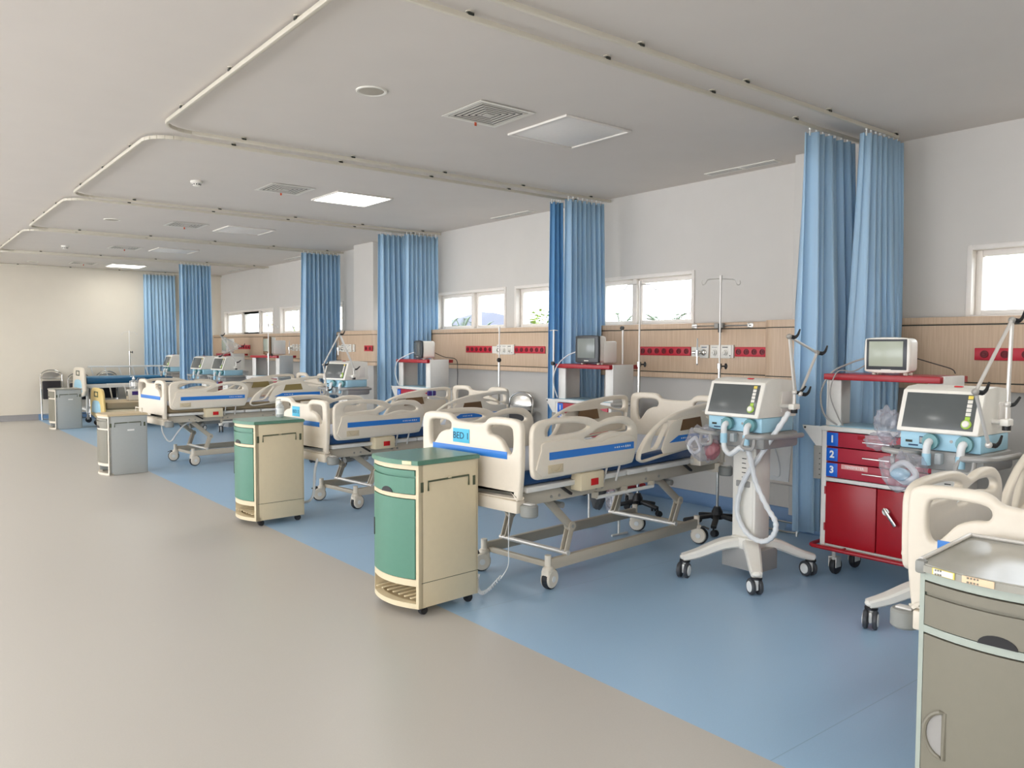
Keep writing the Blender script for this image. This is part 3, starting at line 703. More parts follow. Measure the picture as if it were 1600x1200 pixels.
    if cord == 'coil':
        P = [(.03, -.3, .56 + dz), (.03, -.295, .45), (.045, -.28, .3), (.06, -.26, .2), (.02, -.24, .13)]
        m.tube(P, .003, 'hose_white', 6, 5); pts = []
        for k in range(130):
            f = k / 129; c = Vector((.02 - .1 * f, -.24 + .12 * math.sin(f * 2.4), .13 - .12 * math.sin(f * PI) + .02 * f)); a = f * 2 * PI * 22
            pts.append(c + Vector((.008 * math.cos(a), 0, .011 + .011 * math.sin(a))))
        m.tube(pts, .0035, 'hose_white', 5)
    elif cord == 'loop':
        m.tube([(-.02, -.3, .57 + dz), (-.05, -.3, .4), (-.06, -.29, .2), (-.1, -.26, .13), (-.15, -.2, .16), (-.13, -.1, .4), (-.06, -.05, .56 + dz)], .012, 'hose_white', 8, 6)
    elif cord == 'vee':
        m.tube([(-.01, -.33, .57 + dz), (.0, -.33, .45), (.05, -.34, .35), (.1, -.345, .34), (.16, -.34, .42), (.26, -.33, .52), (.42, -.32, .59 + dz)], .009, 'hose_white', 8, 6)
    if cord: m.build('handset_cord', t)
    return t
bed_near = hospital_bed(3.01, .93, 2.6, -.085, 'cream hospital bed cut off by the right edge, its footboard behind the grey-topped cabinet', None, 'olive_pad', R(6), None)
bed_one = hospital_bed(2.8, 3.9, 6, 0, 'cream hospital bed with the larger cyan card on its footboard, behind the nearer green cabinet', 'BED 1', 'brown_pad', 0, 'coil')
bed_two = hospital_bed(3.0, 6.8, 6.3, -.065, 'cream hospital bed with a small cyan card and a bottle at its foot corner', None, 'brown_pad', 0, 'loop')
bed_three = hospital_bed(2.65, 10.4, 4.5, -.015, 'cream hospital bed with olive rail pads behind the short light grey cabinet', None, 'olive_pad', 0, 'vee', 'khaki')
for o in bed_two.children:
    if o.name.startswith('footboard'):
        q = MB(); q.box((-.0235, .06, .965 - .065), (.003, .13, .09), 'cyan_card', .001); q.text('BED 2', .042, T(-.0256, .06, .963 - .065) @ FACE_NX, 'ink'); q.build('bed_sign', o)

# ---- yellow cot bed and blue mattress bed at the far end
def arch_board(m, x, w, z0, z1, mt, t=.05):
    P = [(-w, z0), (-w, z1 - .2), (-w + .03, z1 - .08), (-w + .12, z1 - .01), (-w + .25, z1), (0, z1 + .005)]
    m.panel(P + [(-a, b) for a, b in P[-2::-1]], [], x, t, mt, 'x', .018, 3)
def small_caster(m, x, y, r=.055):
    m.cyl((x, y, r), (x, y, r * 2 + .08), .014, 'grey_steel', n=10); m.lathe([(0, -.015), (r, -.015), (r, .015), (0, .015)], (x + .015, y, r), 'rubber', 18, 'y'); m.box((x + .008, y, r * 1.6), (.05, .045, r), 'grey_steel', .006)
def ward_bed(name, label, loc, rz, board, mattress, mtop, zb, zt, zm, frame, rail_side, panel_mat):
    t = thing(name, label, 'hospital bed', loc, rz)
    for nm, x in (('footboard', 0), ('headboard', 2.0)):
        m = MB(); arch_board(m, x, .45, zb, zt, board); o = m.build(nm, t)
        q = MB(); arch_board(q, x - .022, .32, zb + .06, (zb + zt) / 2 + .03, panel_mat, .02); q.build('inset_panel', o)
        q = MB(); q.panel([(.14, zt - .16), (.14, zt - .06), (-.14, zt - .06), (-.14, zt - .16)], [[(.11, zt - .14), (.11, zt - .08), (-.11, zt - .08), (-.11, zt - .14)]], x - .024, .018, 'slot_green', 'x', .004, 0); q.build('hand_grip', o)
    m = MB(); m.box((1.0, 0, zm - .06), (1.92, .86, .12), mattress, .035, seg=3); o = m.build('mattress', t)
    q = MB(); q.bx(.06, 1.94, -.4, .4, zm - .006, zm + .004, mtop, .003); q.build('mattress_top', o)  # thin sheet over the mattress top; the lighter teal paints light falling there
    m = MB()
    for s in (-1, 1): m.bx(.0, 2.0, s * .4 - .02, s * .4 + .02, zm - .2, zm - .125, frame, .005); m.bx(.03, .07, s * .38 - .02, s * .38 + .02, .18, zm - .15, frame, .004); m.bx(1.93, 1.97, s * .38 - .02, s * .38 + .02, .18, zm - .15, frame, .004)
    for x in (.05, .6, 1.3, 1.95): m.bx(x - .02, x + .02, -.4, .4, zm - .19, zm - .14, frame, .004)
    m.bx(.05, 1.95, -.02, .02, .24, .28, frame); m.bx(.03, .07, -.38, .38, .23, .27, frame); m.bx(1.93, 1.97, -.38, .38, .23, .27, frame)
    m.build('bed_frame', t)
    for x in (.05, 1.95):
        for s in (-1, 1): q = MB(); small_caster(q, 0, 0); o = q.build('caster', t); o.location = (x, s * .38, 0)
    for s in rail_side:
        m = MB(); v = s * .46; z1 = zm + (.19 if zm > .6 else .29)
        m.bar((.25, v, z1), (1.75, v, z1), .03, .035, 'white_steel', .006); m.bar((.25, v, zm + .0), (1.75, v, zm + .0), .018, .018, 'alu', .004)
        for k in range(6): x = .35 + k * .26; m.bar((x, v, zm), (x - .05, v, z1), .016, .022, 'white_steel', .003)
        for x in (.4, 1.6): m.bx(x - .02, x + .02, s * .42, s * .47, zm - .15, zm + .01, 'alu', .004)
        m.build('side_rail', t)
    return t
ward_bed('ward_bed', 'low bed with a yellow arched footboard and tan mattress near the far wall', (3.13, 15.92, 0), 1, 'yellow_paint', 'khaki', 'tan_cover', .2, .71, .46, 'cab_cream', (1,), 'vent_blue')
ward_bed('ward_bed', 'bed with a teal blue mattress and long white side rail close to the far wall', (3.1, 17.37, 0), 1.5, 'cream', 'teal_vinyl_shaded', 'teal_vinyl_lit', .52, 1.05, .86, 'white_steel', (1,), 'vent_blue')
# ------------------------------------------------------------------ bedside cabinets (front faces -x, x = 0 at the front corners)
def arc(w, bulge, n=12, off=0., y0=-1., y1=1.):
    return [(-bulge * (1 - (y0 + (y1 - y0) * k / n) ** 2) + off, (y0 + (y1 - y0) * k / n) * w) for k in range(n + 1)]
def slab(m, w, bulge, z0, z1, mt, th=.02, off=0., y0=-1., y1=1.):
    a = arc(w, bulge, 12, off, y0, y1); m.prism(a + [(x + th, y) for x, y in a[::-1]], z0, z1, mt, 'z')
def cabinet(label, loc, rz, w, d, h, front, frame, side, top, wheels=True, grid=True, rim=False, handlebar=False, group='bedside cabinets', dhandle=False, labels=()):
    t = thing('bedside_cabinet', label, 'cabinet', loc, rz, group); hw = w / 2; b = .055; zb = .05 if wheels else .002
    k = h / .872; Z = lambda z: zb + (z - .05) * (h - zb) / .822
    m = MB()
    for s in (-1, 1): m.bx(0, d, s * hw - (.016 if s > 0 else 0), s * hw + (.016 if s < 0 else 0), zb, Z(.845), side, .003)
    m.bx(d - .012, d, -hw, hw, zb, Z(.845), side); m.bx(.0, d, -hw + .01, hw - .01, Z(.195), Z(.205), side); m.bx(0, d, -hw + .01, hw - .01, zb, zb + .012, frame)
    body = m.build('body', t)
    m = MB()
    slab(m, hw, b, Z(.82), Z(.846), frame, .03); slab(m, hw, b, Z(.66), Z(.682), frame, .03); slab(m, hw, b, Z(.175), Z(.212), frame, .03); slab(m, hw, b, zb, Z(.078), frame, .05)
    for a, c in ((-1, -.93), (.93, 1)): slab(m, hw, b, zb, Z(.846), frame, .03, 0, a, c)
    m.build('front_frame', t)
    # the curved top
    m = MB(); a = arc(hw + .008, b, 14, -.012); m.prism(a + [(d + .006, hw + .008), (d + .006, -hw - .008)], Z(.847), h - .004, top, 'z'); m.prism([(x * 1 + .004, y * .985) for x, y in a] + [(d, hw), (d, -hw)], h - .004, h, top, 'z')
    tp = m.build('top', t)
    if rim:
        m = MB()
        for s in (-1, 1): m.tube([(.0, s * hw, h + .006), (d, s * hw, h + .006)], .007, 'alu', 8)
        m.tube([(d, -hw, h + .006), (d, hw, h + .006)], .007, 'alu', 8); m.build('rim', tp)
        for s in (-1, 1): q = MB(); q.box((-.006, s * (hw - .005), h - .012), (.035, .03, .04), 'bumper_grey', .008); q.build('corner_guard', tp)
    if handlebar:
        m = MB(); m.tube([(d - .03, -.12, h), (d - .03, -.12, h + .05), (d - .03, .12, h + .05), (d - .03, .12, h)], .007, 'cream', 8); m.build('push_bar', t)
    # drawer with a lip groove and a half-moon pull
    m = MB(); slab(m, hw, b, Z(.686), Z(.775), front, .018, -.004, -.915, .915); slab(m, hw, b, Z(.787), Z(.816), front, .018, -.006, -.915, .915); slab(m, hw, b, Z(.775), Z(.787), front, .012, .008, -.915, .915)
    dr = m.build('drawer', t)
    m = MB(); P = [(.05 * math.cos(R(180 * i / 12)), Z(.684) + .03 * math.sin(R(180 * i / 12))) for i in range(13)]; m.prism([(p[0], p[1]) for p in P], -b - .0055, -b - .002, 'black', 'x'); m.build('finger_pull', dr)
    m = MB(); slab(m, hw, b, Z(.216), Z(.656), front, .018, -.004, -.915, .915); do = m.build('door', t)
    q = MB()
    if dhandle:
        P = [(.055 * math.cos(R(90 + 180 * i / 14)) * -1, .07 * math.sin(R(90 + 180 * i / 14))) for i in range(15)]
        yy = hw * .6; zc = Z(.37); xx = -b * (1 - .5) - .007
        q.tube([(xx - .004, yy + p[0] * -1 if 0 else yy + abs(p[0]), zc + p[1]) for p in P], .007, front, 8, closed=True); q.prism([(yy + abs(p[0]) * .93, zc + p[1] * .93) for p in P], xx - .002, xx + .004, 'vent_grey', 'x')
    else:
        yy = hw * .84; xx = -b * (1 - .84 ** 2) - .006; q.box((xx, yy, Z(.455)), (.004, .008, .1 * k), 'slot_dark', .001)
    q.build('door_handle', do)
    if grid:
        for i in range(7): q = MB(); y = -hw + .05 + i * (w - .1) / 6; q.bar((-.02, y, Z(.105)), (d - .02, y, Z(.105)), .012, .008, frame, .002); q.build('shelf_slat', t)
    # towel rail and slots on the sides
    for s in (-1,):
        y = s * (hw + .004); q = MB()
        q.tube([(d * .15, y, Z(.7)), (d * .15, y, Z(.752)), (d * .83, y, Z(.757)), (d * .83, y, Z(.7))], .005, 'slot_green', 8); q.bx(d * .47, d * .53, y - .004, y + .003, Z(.748), Z(.768), side, .002); q.build('towel_rail', t)
        for u in (.055, .93): q = MB(); q.bx(d * u - .01, d * u + .01, s * hw - .0015, s * hw + .0015, Z(.695), Z(.75), 'slot_green', .001); q.build('rail_slot', t)
        if wheels: q = MB(); q.bx(.02, d - .001, s * hw - .0012, s * hw + .0012, Z(.188), Z(.191), 'slot_green'); q.build('seam', body)
        if not wheels: q = MB(); q.bx(d * .48, d * .66, s * hw - .002, s * hw + .002, Z(.64), Z(.66), 'paper_white', .0008); q.build('paper_label', t)
    for (u, ww, mt) in labels:
        q = MB(); xx = -b * (1 - u * u) - .0135; an = math.atan2(2 * b * u, hw)
        q.box((xx, u * (hw + .008), (Z(.847) + h) / 2), (.003, ww, (h - Z(.847)) * .8), mt, .001, Matrix.Rotation(-an, 4, 'Z'))
        if mt == 'label_yellow': q.box((xx - .0005, u * (hw + .008), (Z(.847) + h) / 2), (.003, ww * .86, .016), 'paper_white', 0, Matrix.Rotation(-an, 4, 'Z'))
        rnd = random.Random(5)
        if mt != 'label_cream':
            for j in range(2):
                for i in range(7): q.box((xx - .0012, u * (hw + .008) + (i - 3) * ww * .1, (Z(.847) + h) / 2 + (j - .5) * .012), (.0016, ww * .06, .005), 'cab_taupe', 0, Matrix.Rotation(-an, 4, 'Z'))
        q.build('asset_label', t)
    if wheels:
        for u in (.05, d - .05):
            for s in (-1, 1):
                q = MB(); q.cyl((0, 0, .03), (0, 0, .062), .012, 'black', n=8); q.lathe([(0, -.014), (.024, -.014), (.027, 0), (.024, .014), (0, .014)], (.008, 0, .027), 'rubber', 16, 'y'); q.ball((0, 0, .036), .022, 'black', (1, .9, .8))
                o = q.build('caster', t); o.location = (u, s * (hw - .04), 0)
    return t
cabinet('green-fronted bedside cabinet nearest the camera, with a dark green top and cream sides', (2.28, 3.905, 0), 5, .427, .43, .872, 'cab_mint', 'cab_cream', 'cab_cream', 'cab_green_top', labels=((-.72, .06, 'label_cream'),))
cabinet('green-fronted cream bedside cabinet farther back, with a clear pump bottle on its top', (2.4, 6.585, 0), 3, .41, .43, .872, 'cab_mint', 'cab_cream', 'cab_cream', 'cab_green_top')
cabinet('grey bedside cabinet with a metal-rimmed top cut off by the right edge of the photo', (2.46, .86, 0), 5, .45, .455, .858, 'cab_taupe', 'cab_frame_grey', 'cab_frame_grey', 'cab_top_grey', True, False, True, dhandle=True, labels=((.63, .07, 'label_yellow'), (.22, .085, 'label_peach')))
cabinet('short light grey bedside cabinet with a cream push bar on its top', (2.045, 10.13, 0), 3, .4, .42, .70, 'cab_taupe', 'cream', 'cab_grey', 'tan_cover', False, False, False, True)
cabinet('short light grey bedside cabinet farthest away, in front of the black folding chair', (2.44, 16.1, 0), 4, .4, .42, .715, 'cab_taupe', 'cream', 'cab_grey', 'cab_top_grey', False, False)
# pump bottles
def bottle(label, loc, rz=0, hang=False):
    t = thing('pump_bottle', label, 'bottle', loc, rz, 'hand rub pump bottles')
    m = MB(); m.lathe([(0, 0), (.03, 0), (.034, .006), (.034, .085), (.03, .1), (.014, .112), (.013, .12), (0, .12)], (0, 0, 0), 'bottle_clear', 20); m.build('body', t)
    m = MB(); m.lathe([(0, .118), (.016, .118), (.016, .134), (.006, .136), (.006, .152), (0, .152)], (0, 0, 0), 'hub_white', 16); m.bar((.01, 0, .153), (-.04, 0, .15), .012, .008, 'hub_white', .003); m.build('pump', t)
    m = MB(); m.lathe([(.0345, .025), (.0352, .027), (.0352, .075), (.0345, .077)], (0, 0, 0), 'paper_white', 20)
    for k in range(4): m.box((-.0348, 0, .034 + k * .01), (.002, .03 - .004 * (k % 2), .004), 'ink')
    m.build('label', t)
    if hang:
        m = MB(); m.tube([(.045 * math.cos(R(a)), .045 * math.sin(R(a)), .02) for a in range(0, 360, 20)], .003, 'chrome', 6, closed=True); m.tube([(.045 * math.cos(R(a)), .045 * math.sin(R(a)), .09) for a in range(0, 360, 20)], .003, 'chrome', 6, closed=True)
        for a in (0, 90, 180, 270): m.cyl((.045 * math.cos(R(a)), .045 * math.sin(R(a)), -.004), (.045 * math.cos(R(a)), .045 * math.sin(R(a)), .09), .003, 'chrome', n=6)
        m.tube([(-.045, 0, -.004), (.045, 0, -.004)], .003, 'chrome', 6); m.tube([(.04, .0, .09), (.05, 0, .125), (.085, 0, .128), (.13, 0, .126), (.135, 0, .1)], .003, 'chrome', 6, 3); m.build('wire_holder', t)
bottle('clear pump bottle standing on the back corner of the farther green cabinet', (2.755, 6.7, .8725))
bottle('clear pump bottle hanging in a wire holder on a bed footboard corner', (2.53, 10.78, .95), 4, True)

# ------------------------------------------------------------------ ventilators (front faces -x)
def twin_caster(parent, x, y, rz):
    m = MB(); m.cyl((0, 0, .07), (0, 0, .108), .014, 'hub_white', n=10); m.box((.01, 0, .06), (.05, .02, .06), 'hub_white', .008); m.cyl((0, 0, .1), (0, 0, .112), .034, 'black', n=18)
    o = m.build('caster', parent); o.location = (x, y, 0); o.rotation_euler = (0, 0, R(rz))
    for s in (-1, 1):
        q = MB(); q.lathe([(0, -.011), (.046, -.011), (.05, -.007), (.05, .007), (.046, .011), (0, .011)], (.02, s * .024, .05), 'tyre_grey', 24, 'y'); q.lathe([(0, 0), (.034, 0), (.031, .004), (0, .005)], (.02, s * .0355 + (.0 if s < 0 else -.0), .05), 'hub_white', 20, 'y') if s < 0 else q.lathe([(0, -.005), (.031, -.004), (.034, 0), (0, 0)], (.02, .0355, .05), 'hub_white', 20, 'y')
        q.build('wheel', o)
def ventilator(label, loc, rz, arm=None, hose=True, name='ventilator'):
    t = thing(name, label, 'ventilator', loc, rz, 'white ventilators on wheeled stands')
    # star base
    m = MB()
    for x, y in ((-.33, .26), (-.3, -.26), (.34, .24), (.33, -.24)):
        m.loft([(0, 0, .24), (x * .4, y * .4, .222), (x * .8, y * .8, .158), (x * 1.04, y * 1.04, .13)], lambda f: .115 - .05 * f, lambda f: .08 - .036 * f, 'vent_white')
        m.ball((x, y, .132), .034, 'vent_white', (1, 1, .6), 14)
    m.box((0, 0, .235), (.2, .19, .09), 'vent_white', .03); m.build('base', t)
    for (x, y), a in zip(((-.33, .26), (-.3, -.26), (.34, .24), (.33, -.24)), (200, 60, -70, 75)): twin_caster(t, x, y, a)
    m = MB(); m.bx(-.09, .12, -.13, .15, .065, .205, 'vent_grey', .006); m.build('battery_box', t)
    m = MB(); m.bx(-.075, .09, -.09, .09, .25, .87, 'vent_white', .018); m.bx(-.078, -.07, -.07, .07, .28, .85, 'vent_white', .002)
    for k in range(5): m.bx(-.08, -.074, -.02 + .004 * (k % 2), .012, .66 + .03 * k, .665 + .03 * k, 'slot_dark')
    m.bx(-.09, -.07, -.05, .05, .6, .64, 'vent_grey', .006); m.build('column', t)
    # tray with loop handles
    m = MB(); m.bx(-.18, .2, -.215, .215, .865, .968, 'vent_grey', .02)
    tr = m.build('tray', t)
    for s in (-1, 1):
        q = MB(); q.tube([(-.17, s * .1, .94), (-.24, s * .12, .945), (-.26, s * .19, .95), (-.25, s * .25, .955), (-.17, s * .265, .95), (.05, s * .265, .945), (.18, s * .25, .94)], .016, 'vent_grey', 10, 5); q.build('handle', tr)
        q = MB(); q.tube([(-.255, s * .13, .94), (-.268, s * .12, .885), (-.268, s * .19, .88), (-.257, s * .2, .94)], .011, 'vent_grey', 8, 5); q.build('grip', tr)
    # connection block
    m = MB(); m.bx(-.185, .16, -.2, .2, .968, 1.06, 'vent_blue', .008); m.bx(-.187, -.18, .135, .17, 1.0, 1.012, 'slot_dark'); m.bx(-.187, -.18, .105, .155, .982, .99, 'ink', .001); m.bx(-.187, -.18, .07, .1, .995, 1.035, 'ink', .002); m.bx(-.189, -.185, .073, .097, 1.0, 1.03, 'vent_grey', .001)
    m.lathe([(.008, 0), (.008, .002), (0, .003)], (-.1865, -.06, 1.02), 'vent_grey', 14, 'x'); cb = m.build('connector_block', t)
    for y in (.03, -.135):
        q = MB(); q.lathe([(.0, -.03), (.04, -.03), (.043, -.015), (.036, .005), (.03, .008), (0, .01)], (-.195, y, 1.015), 'teal_port', 18, 'x'); q.tube([(-.2, y, 1.015), (-.235, y, 1.012), (-.243, y + .004, .99), (-.243, y + .006, .955), (-.243, y + .006, .92)], .019, 'hose_white', 12, 4); q.tube([(-.243, y + .006, .955), (-.243, y + .006, .895)], .022, 'vent_blue', 12); q.build('port', cb)
    q = MB(); q.bx(-.23, -.19, -.03, .005, .9, .96, 'bottle_clear', .008); q.build('water_trap', cb)
    # body with the slanted screen
    m = MB(); P = [(-.215, 1.062), (-.14, 1.278), (-.11, 1.292), (.0, 1.3), (.17, 1.285), (.185, 1.06)]
    m.prism(P, -.2, .2, 'vent_white', 'y'); bd = m.build('housing', t, ang=30)
    sl = math.atan2(.075, .216); cx, cz = -.1825, 1.168; Mt = T(cx, 0, cz) @ Matrix.Rotation(sl, 4, 'Y')
    q = MB(); q.box((0, 0, 0), (.026, .405, .232), 'vent_white', .011); bmesh.ops.transform(q.bm, matrix=Mt, verts=q.bm.verts[:]); bz = q.build('screen_bezel', t)
    q = MB(); q.box((-.0137, .0, -.0), (.003, .35, .19), 'screen_off', .001); bmesh.ops.transform(q.bm, matrix=Mt, verts=q.bm.verts[:]); q.build('screen', bz)
    for k in range(6):
        q = MB(); q.box((-.0155, -.142, .08 - k * .022), (.002, .024, .018), ['btn_yellow', 'plate_white', 'plate_white', 'plate_white', 'plate_white', 'btn_green'][k], .0008); bmesh.ops.transform(q.bm, matrix=Mt, verts=q.bm.verts[:]); q.build('touch_key', bz)
    q = MB(); q.lathe([(.024, 0), (.024, -.008), (.019, -.012), (0, -.013)], (-.015, -.142, -.062), 'btn_green', 20, 'x'); q.lathe([(.019, 0), (.018, -.014), (.015, -.018), (0, -.019)], (-.015, -.142, -.062), 'vent_white', 20, 'x'); bmesh.ops.transform(q.bm, matrix=Mt, verts=q.bm.verts[:]); q.build('rotary_knob', bz)
    q = MB(); q.box((-.09, -.05, 1.2985), (.02, .04, .006), 'red_plastic', .002, Matrix.Rotation(-.06, 4, 'Y')); q.build('alarm_lamp', bd)
    q = MB(); q.bx(.02, .12, -.205, -.199, 1.09, 1.22, 'frame_white', .002); q.build('side_grille', bd)
    if arm:
        arm = [tuple(Matrix.Rotation(-R(rz), 3, 'Z') @ Vector(a)) for a in arm]
        m = MB(); b0 = Vector(arm[0]); m.cyl((b0.x, -.19, b0.z - .09), (b0.x, b0.y, b0.z - .09), .014, 'alu', n=10); m.box((b0.x, b0.y, b0.z - .09), (.07, .04, .035), 'vent_white', .006); m.cyl(b0 + Vector((0, 0, -.09)), b0, .01, 'alu', n=10); m.cyl(b0 + Vector((0, 0, -.13)), b0 + Vector((0, 0, -.1)), .02, 'black', n=12); m.build('arm_clamp', t)
        for i in range(len(arm) - 1):
            p, q_ = Vector(arm[i]), Vector(arm[i + 1]); m = MB(); m.cyl(p, q_, .0085, 'alu', n=10)
            if i == 0: m.cyl(p + Vector((.018, 0, 0)), q_ + Vector((.018, 0, 0)), .005, 'alu', n=8)
            m.ball(q_, .017, 'alu'); m.ball(p, .017, 'alu'); o = m.build('support_arm', t)
            k = MB(); e = q_; k.cyl(e, e + Vector((.03, -.02, -.005)), .012, 'black', n=10); k.tube([e + Vector((.03, -.02, -.005)), e + Vector((.045, -.03, .01)), e + Vector((.06, -.035, .045))], lambda f: .011 - .006 * f, 'black', 8, 3); k.build('locking_lever', o)
        k = MB(); k.tube([b0, b0 + Vector((.03, -.02, .0)), b0 + Vector((.075, -.03, .035))], lambda f: .013 - .007 * f, 'black', 8, 4); k.build('base_lever', t)
    if hose:
        m = MB(); pts = smooth([Vector(p) for p in ((-.245, -.13, .9), (-.2, -.13, .82), (-.15, -.14, .66), (-.13, -.21, .51), (-.12, -.267, .42), (-.12, -.25, .335), (-.12, -.17, .285), (-.12, -.06, .32), (-.12, .012, .44), (-.12, -.02, .62), (-.13, -.14, .8), (-.1, -.26, 1.0), (-.05, -.3, 1.1))], 10)
        m.tube(pts, lambda f: .0165 + .0022 * math.sin(f * len(pts) * 1.7), 'hose_white', 10); m.build('breathing_hose', t)
        m = MB(); m.tube([(-.245, .035, .9), (-.25, .02, .855), (-.255, -.02, .83), (-.255, -.06, .85), (-.25, -.09, .875), (-.245, -.125, .87)], .0165, 'hose_white', 10, 6); m.build('connecting_hose', t)
    return t
ventilator('white ventilator with a looped hose, standing clear in front of the long curtain', (4.42, 3.05, 0), 0, [(.02, -.29, 1.22), (-.05, -.29, 1.563), (.25, -.3, 1.463), (.05, -.31, 1.21)])
ventilator('white ventilator partly behind the bed rail at the right edge, beside the numbered red cart', (4.46, 1.825, 0), 0, [(-.055, -.265, 1.217), (-.03, -.265, 1.638), (-.464, -.275, 1.294), (-.266, -.265, 1.03)], False)
v = ventilator('white ventilator by the far column, its grey arm folded in a tall triangle', (4.75, 9.36, 0), 16, [(-.05, -.29, 1.2), (-.248, -.29, 1.637), (-.463, -.29, 1.261), (-.407, -.27, .95)], False)
ventilator('white ventilator right-hand of the overlapping far pair, with crossed grey arms', (4.85, 14.05, 0), 10, [(.03, -.29, 1.2), (-.233, -.3, 1.66), (.094, -.34, 1.476), (-.3, -.36, 1.3)], False)
ventilator('white ventilator left-hand of the overlapping far pair, in front of the far blue curtain', (4.72, 14.78, 0), 10, None, False)
ventilator('white ventilator beside the teal blue mattress at the far wall', (4.73, 16.66, 0), 0, None, False)

# ------------------------------------------------------------------ red instrument carts (front faces -x)
def cart(label, loc, rz, numbers=True, note=None, poles=()):
    t = thing('instrument_cart', label, 'cart', loc, rz, 'red and white instrument carts'); w = .36; d = .37
    m = MB()
    for s in (-1, 1): m.bx(.0, .035, s * w - .0175, s * w + .0175, .19, .96, 'white_steel', .004); m.bx(d - .035, d, s * w - .0175, s * w + .0175, .19, .96, 'white_steel', .004); m.bx(.01, d - .01, s * w - .008, s * w + .008, .21, .95, 'white_steel')
    m.bx(.008, d - .005, -w, w, .19, .21, 'white_steel'); m.bx(d - .012, d - .004, -w, w, .2, .95, 'white_steel'); m.bx(-.002, .03, -w + .01, w - .01, .625, .65, 'white_steel', .004); m.bx(.02, d - .01, -w, w, .63, .64, 'white_steel'); m.build('frame', t)
    m = MB(); m.bx(-.012, d + .005, -w - .02, w + .02, .955, .985, 'white_steel', .006); m.bx(.01, d - .02, -w + .02, w - .02, .985, .988, 'vent_blue', .001); wt = m.build('worktop', t)
    zz = [(.855, .95), (.757, .849), (.655, .751)]
    for k, (z0, z1) in enumerate(zz):
        q = MB(); q.bx(-.008, .03, -w + .02, w - .02, z0, z1, 'red_drawer', .004); o = q.build('drawer', t)
        q = MB(); q.tube([(-.008, .09, (z0 + z1) / 2), (-.03, .085, (z0 + z1) / 2), (-.03, -.085, (z0 + z1) / 2), (-.008, -.09, (z0 + z1) / 2)], .005, 'chrome', 8); q.build('handle', o)
        if numbers:
            q = MB(); q.bx(-.0105, -.007, w - .1, w - .022, z0 + .004, z1 - .004, 'number_blue', .001); q.text(str(k + 1), .062, T(-.0112, w - .061, (z0 + z1) / 2) @ FACE_NX, 'paper_white', .0012, .0022); q.build('number_plate', o)
        if k == 0 and note: q = MB(); q.bx(-.0095, -.007, -.04, .13, z1 - .034, z1 - .01, 'red_paint', .001); q.build('name_strip', o)
        if k == 2 and note: q = MB(); q.bx(-.0095, -.007, .06, .235, z1 - .034, z1 - .004, 'pink_label', .001); q.text(note, .023, T(-.0098, .148, z1 - .0195) @ FACE_NX, 'paper_white', .0006); q.build('name_strip', o)
    for s in (1, -1):
        q = MB(); q.bx(-.006, .016, s * .003 if s > 0 else -w + .02, w - .02 if s > 0 else -.003, .215, .62, 'red_paint', .004); o = q.build('door', t)
        if s > 0:
            for z in (.3, .54): h = MB(); h.cyl((-.006, w - .018, z), (-.006, w - .018, z + .05), .007, 'red_paint', n=8); h.build('hinge', o)
        else:
            h = MB(); h.cyl((-.008, -.07, .49), (-.03, -.07, .49), .022, 'chrome', n=18); h.bar((-.03, -.055, .51), (-.034, -.135, .41), .012, .022, 'chrome', .005); h.build('lever_handle', o)
    # overhead shelf
    for s in (-1, 1):
        q = MB(); q.bx(.03, .05, s * (w - .09) - .0 if s > 0 else -w, s * (w - .0) if s > 0 else -w + .09, .988, 1.285, 'white_steel', .004); q.bx(.03, .3, s * w - .01, s * w + .01, .988, 1.285 if s > 0 else 1.33, 'white_steel', .004); q.build('upright', t)
    m = MB(); m.bx(-.01, d, -w - .0, w + .01, 1.288, 1.327, 'red_paint', .004); m.build('shelf', t)
    m = MB(); r = .09
    m.tube([(-.07, -w + .0, .2), (-.07, w - .05, .2), (-.06, w + .03, .2), (0, w + .06, .2), (d - .05, w + .06, .2), (d + .03, w + .05, .2), (d + .06, w - .03, .2), (d + .06, -w + .03, .2), (d + .03, -w - .05, .2), (d - .05, -w - .06, .2), (0, -w - .06, .2), (-.06, -w - .03, .2)], .013, 'red_paint', 10, 4, True)
    for x, y in ((-.035, .2), (-.035, -.2), (d + .03, .2), (d + .03, -.2)): m.cyl((x - .03, y, .2), (x + .035, y, .2), .008, 'red_paint', n=8)
    m.bx(-.05, 0, -w, w, .196, .2, 'pink_label'); m.build('bumper_rail', t)
    for x in (.06, d - .06):
        for s in (-1, 1):
            q = MB(); q.cyl((0, 0, .1), (0, 0, .19), .013, 'alu', n=10); q.bx(-.02, .045, -.028, -.022, .05, .12, 'alu', .004); q.bx(-.02, .045, .022, .028, .05, .12, 'alu', .004); q.bx(-.02, .03, -.028, .028, .115, .122, 'alu'); q.lathe([(0, -.014), (.03, -.014), (.03, .014), (0, .014)], (.025, 0, .056), 'alu', 18, 'y')
            o = q.build('caster', t); o.location = (x, s * (w - .05), 0)
            q = MB(); q.lathe([(.034, -.016), (.05, -.017), (.056, -.008), (.056, .008), (.05, .017), (.034, .016)], (.025, 0, .056), 'rubber', 26, 'y'); q.build('tyre', o)
    m = MB(); m.prism([(w + .019, .98), (w + .16, .98), (w + .155, .96), (w + .06, .85), (w + .019, .85)], .0, .006, 'white_steel', 'x'); m.cyl((-.004, w + .14, .965), (.01, w + .14, .965), .007, 'slot_dark', n=8); m.build('side_bracket', t)
    m = MB(); m.bx(.0, .05, w + .02, w + .075, .63, .85, 'grey_steel', .004)
    for k in range(5): m.cyl((-.002, w + .03, .66 + k * .035), (.001, w + .03, .66 + k * .035), .004, 'slot_dark', n=6)
    m.build('side_holder', t)
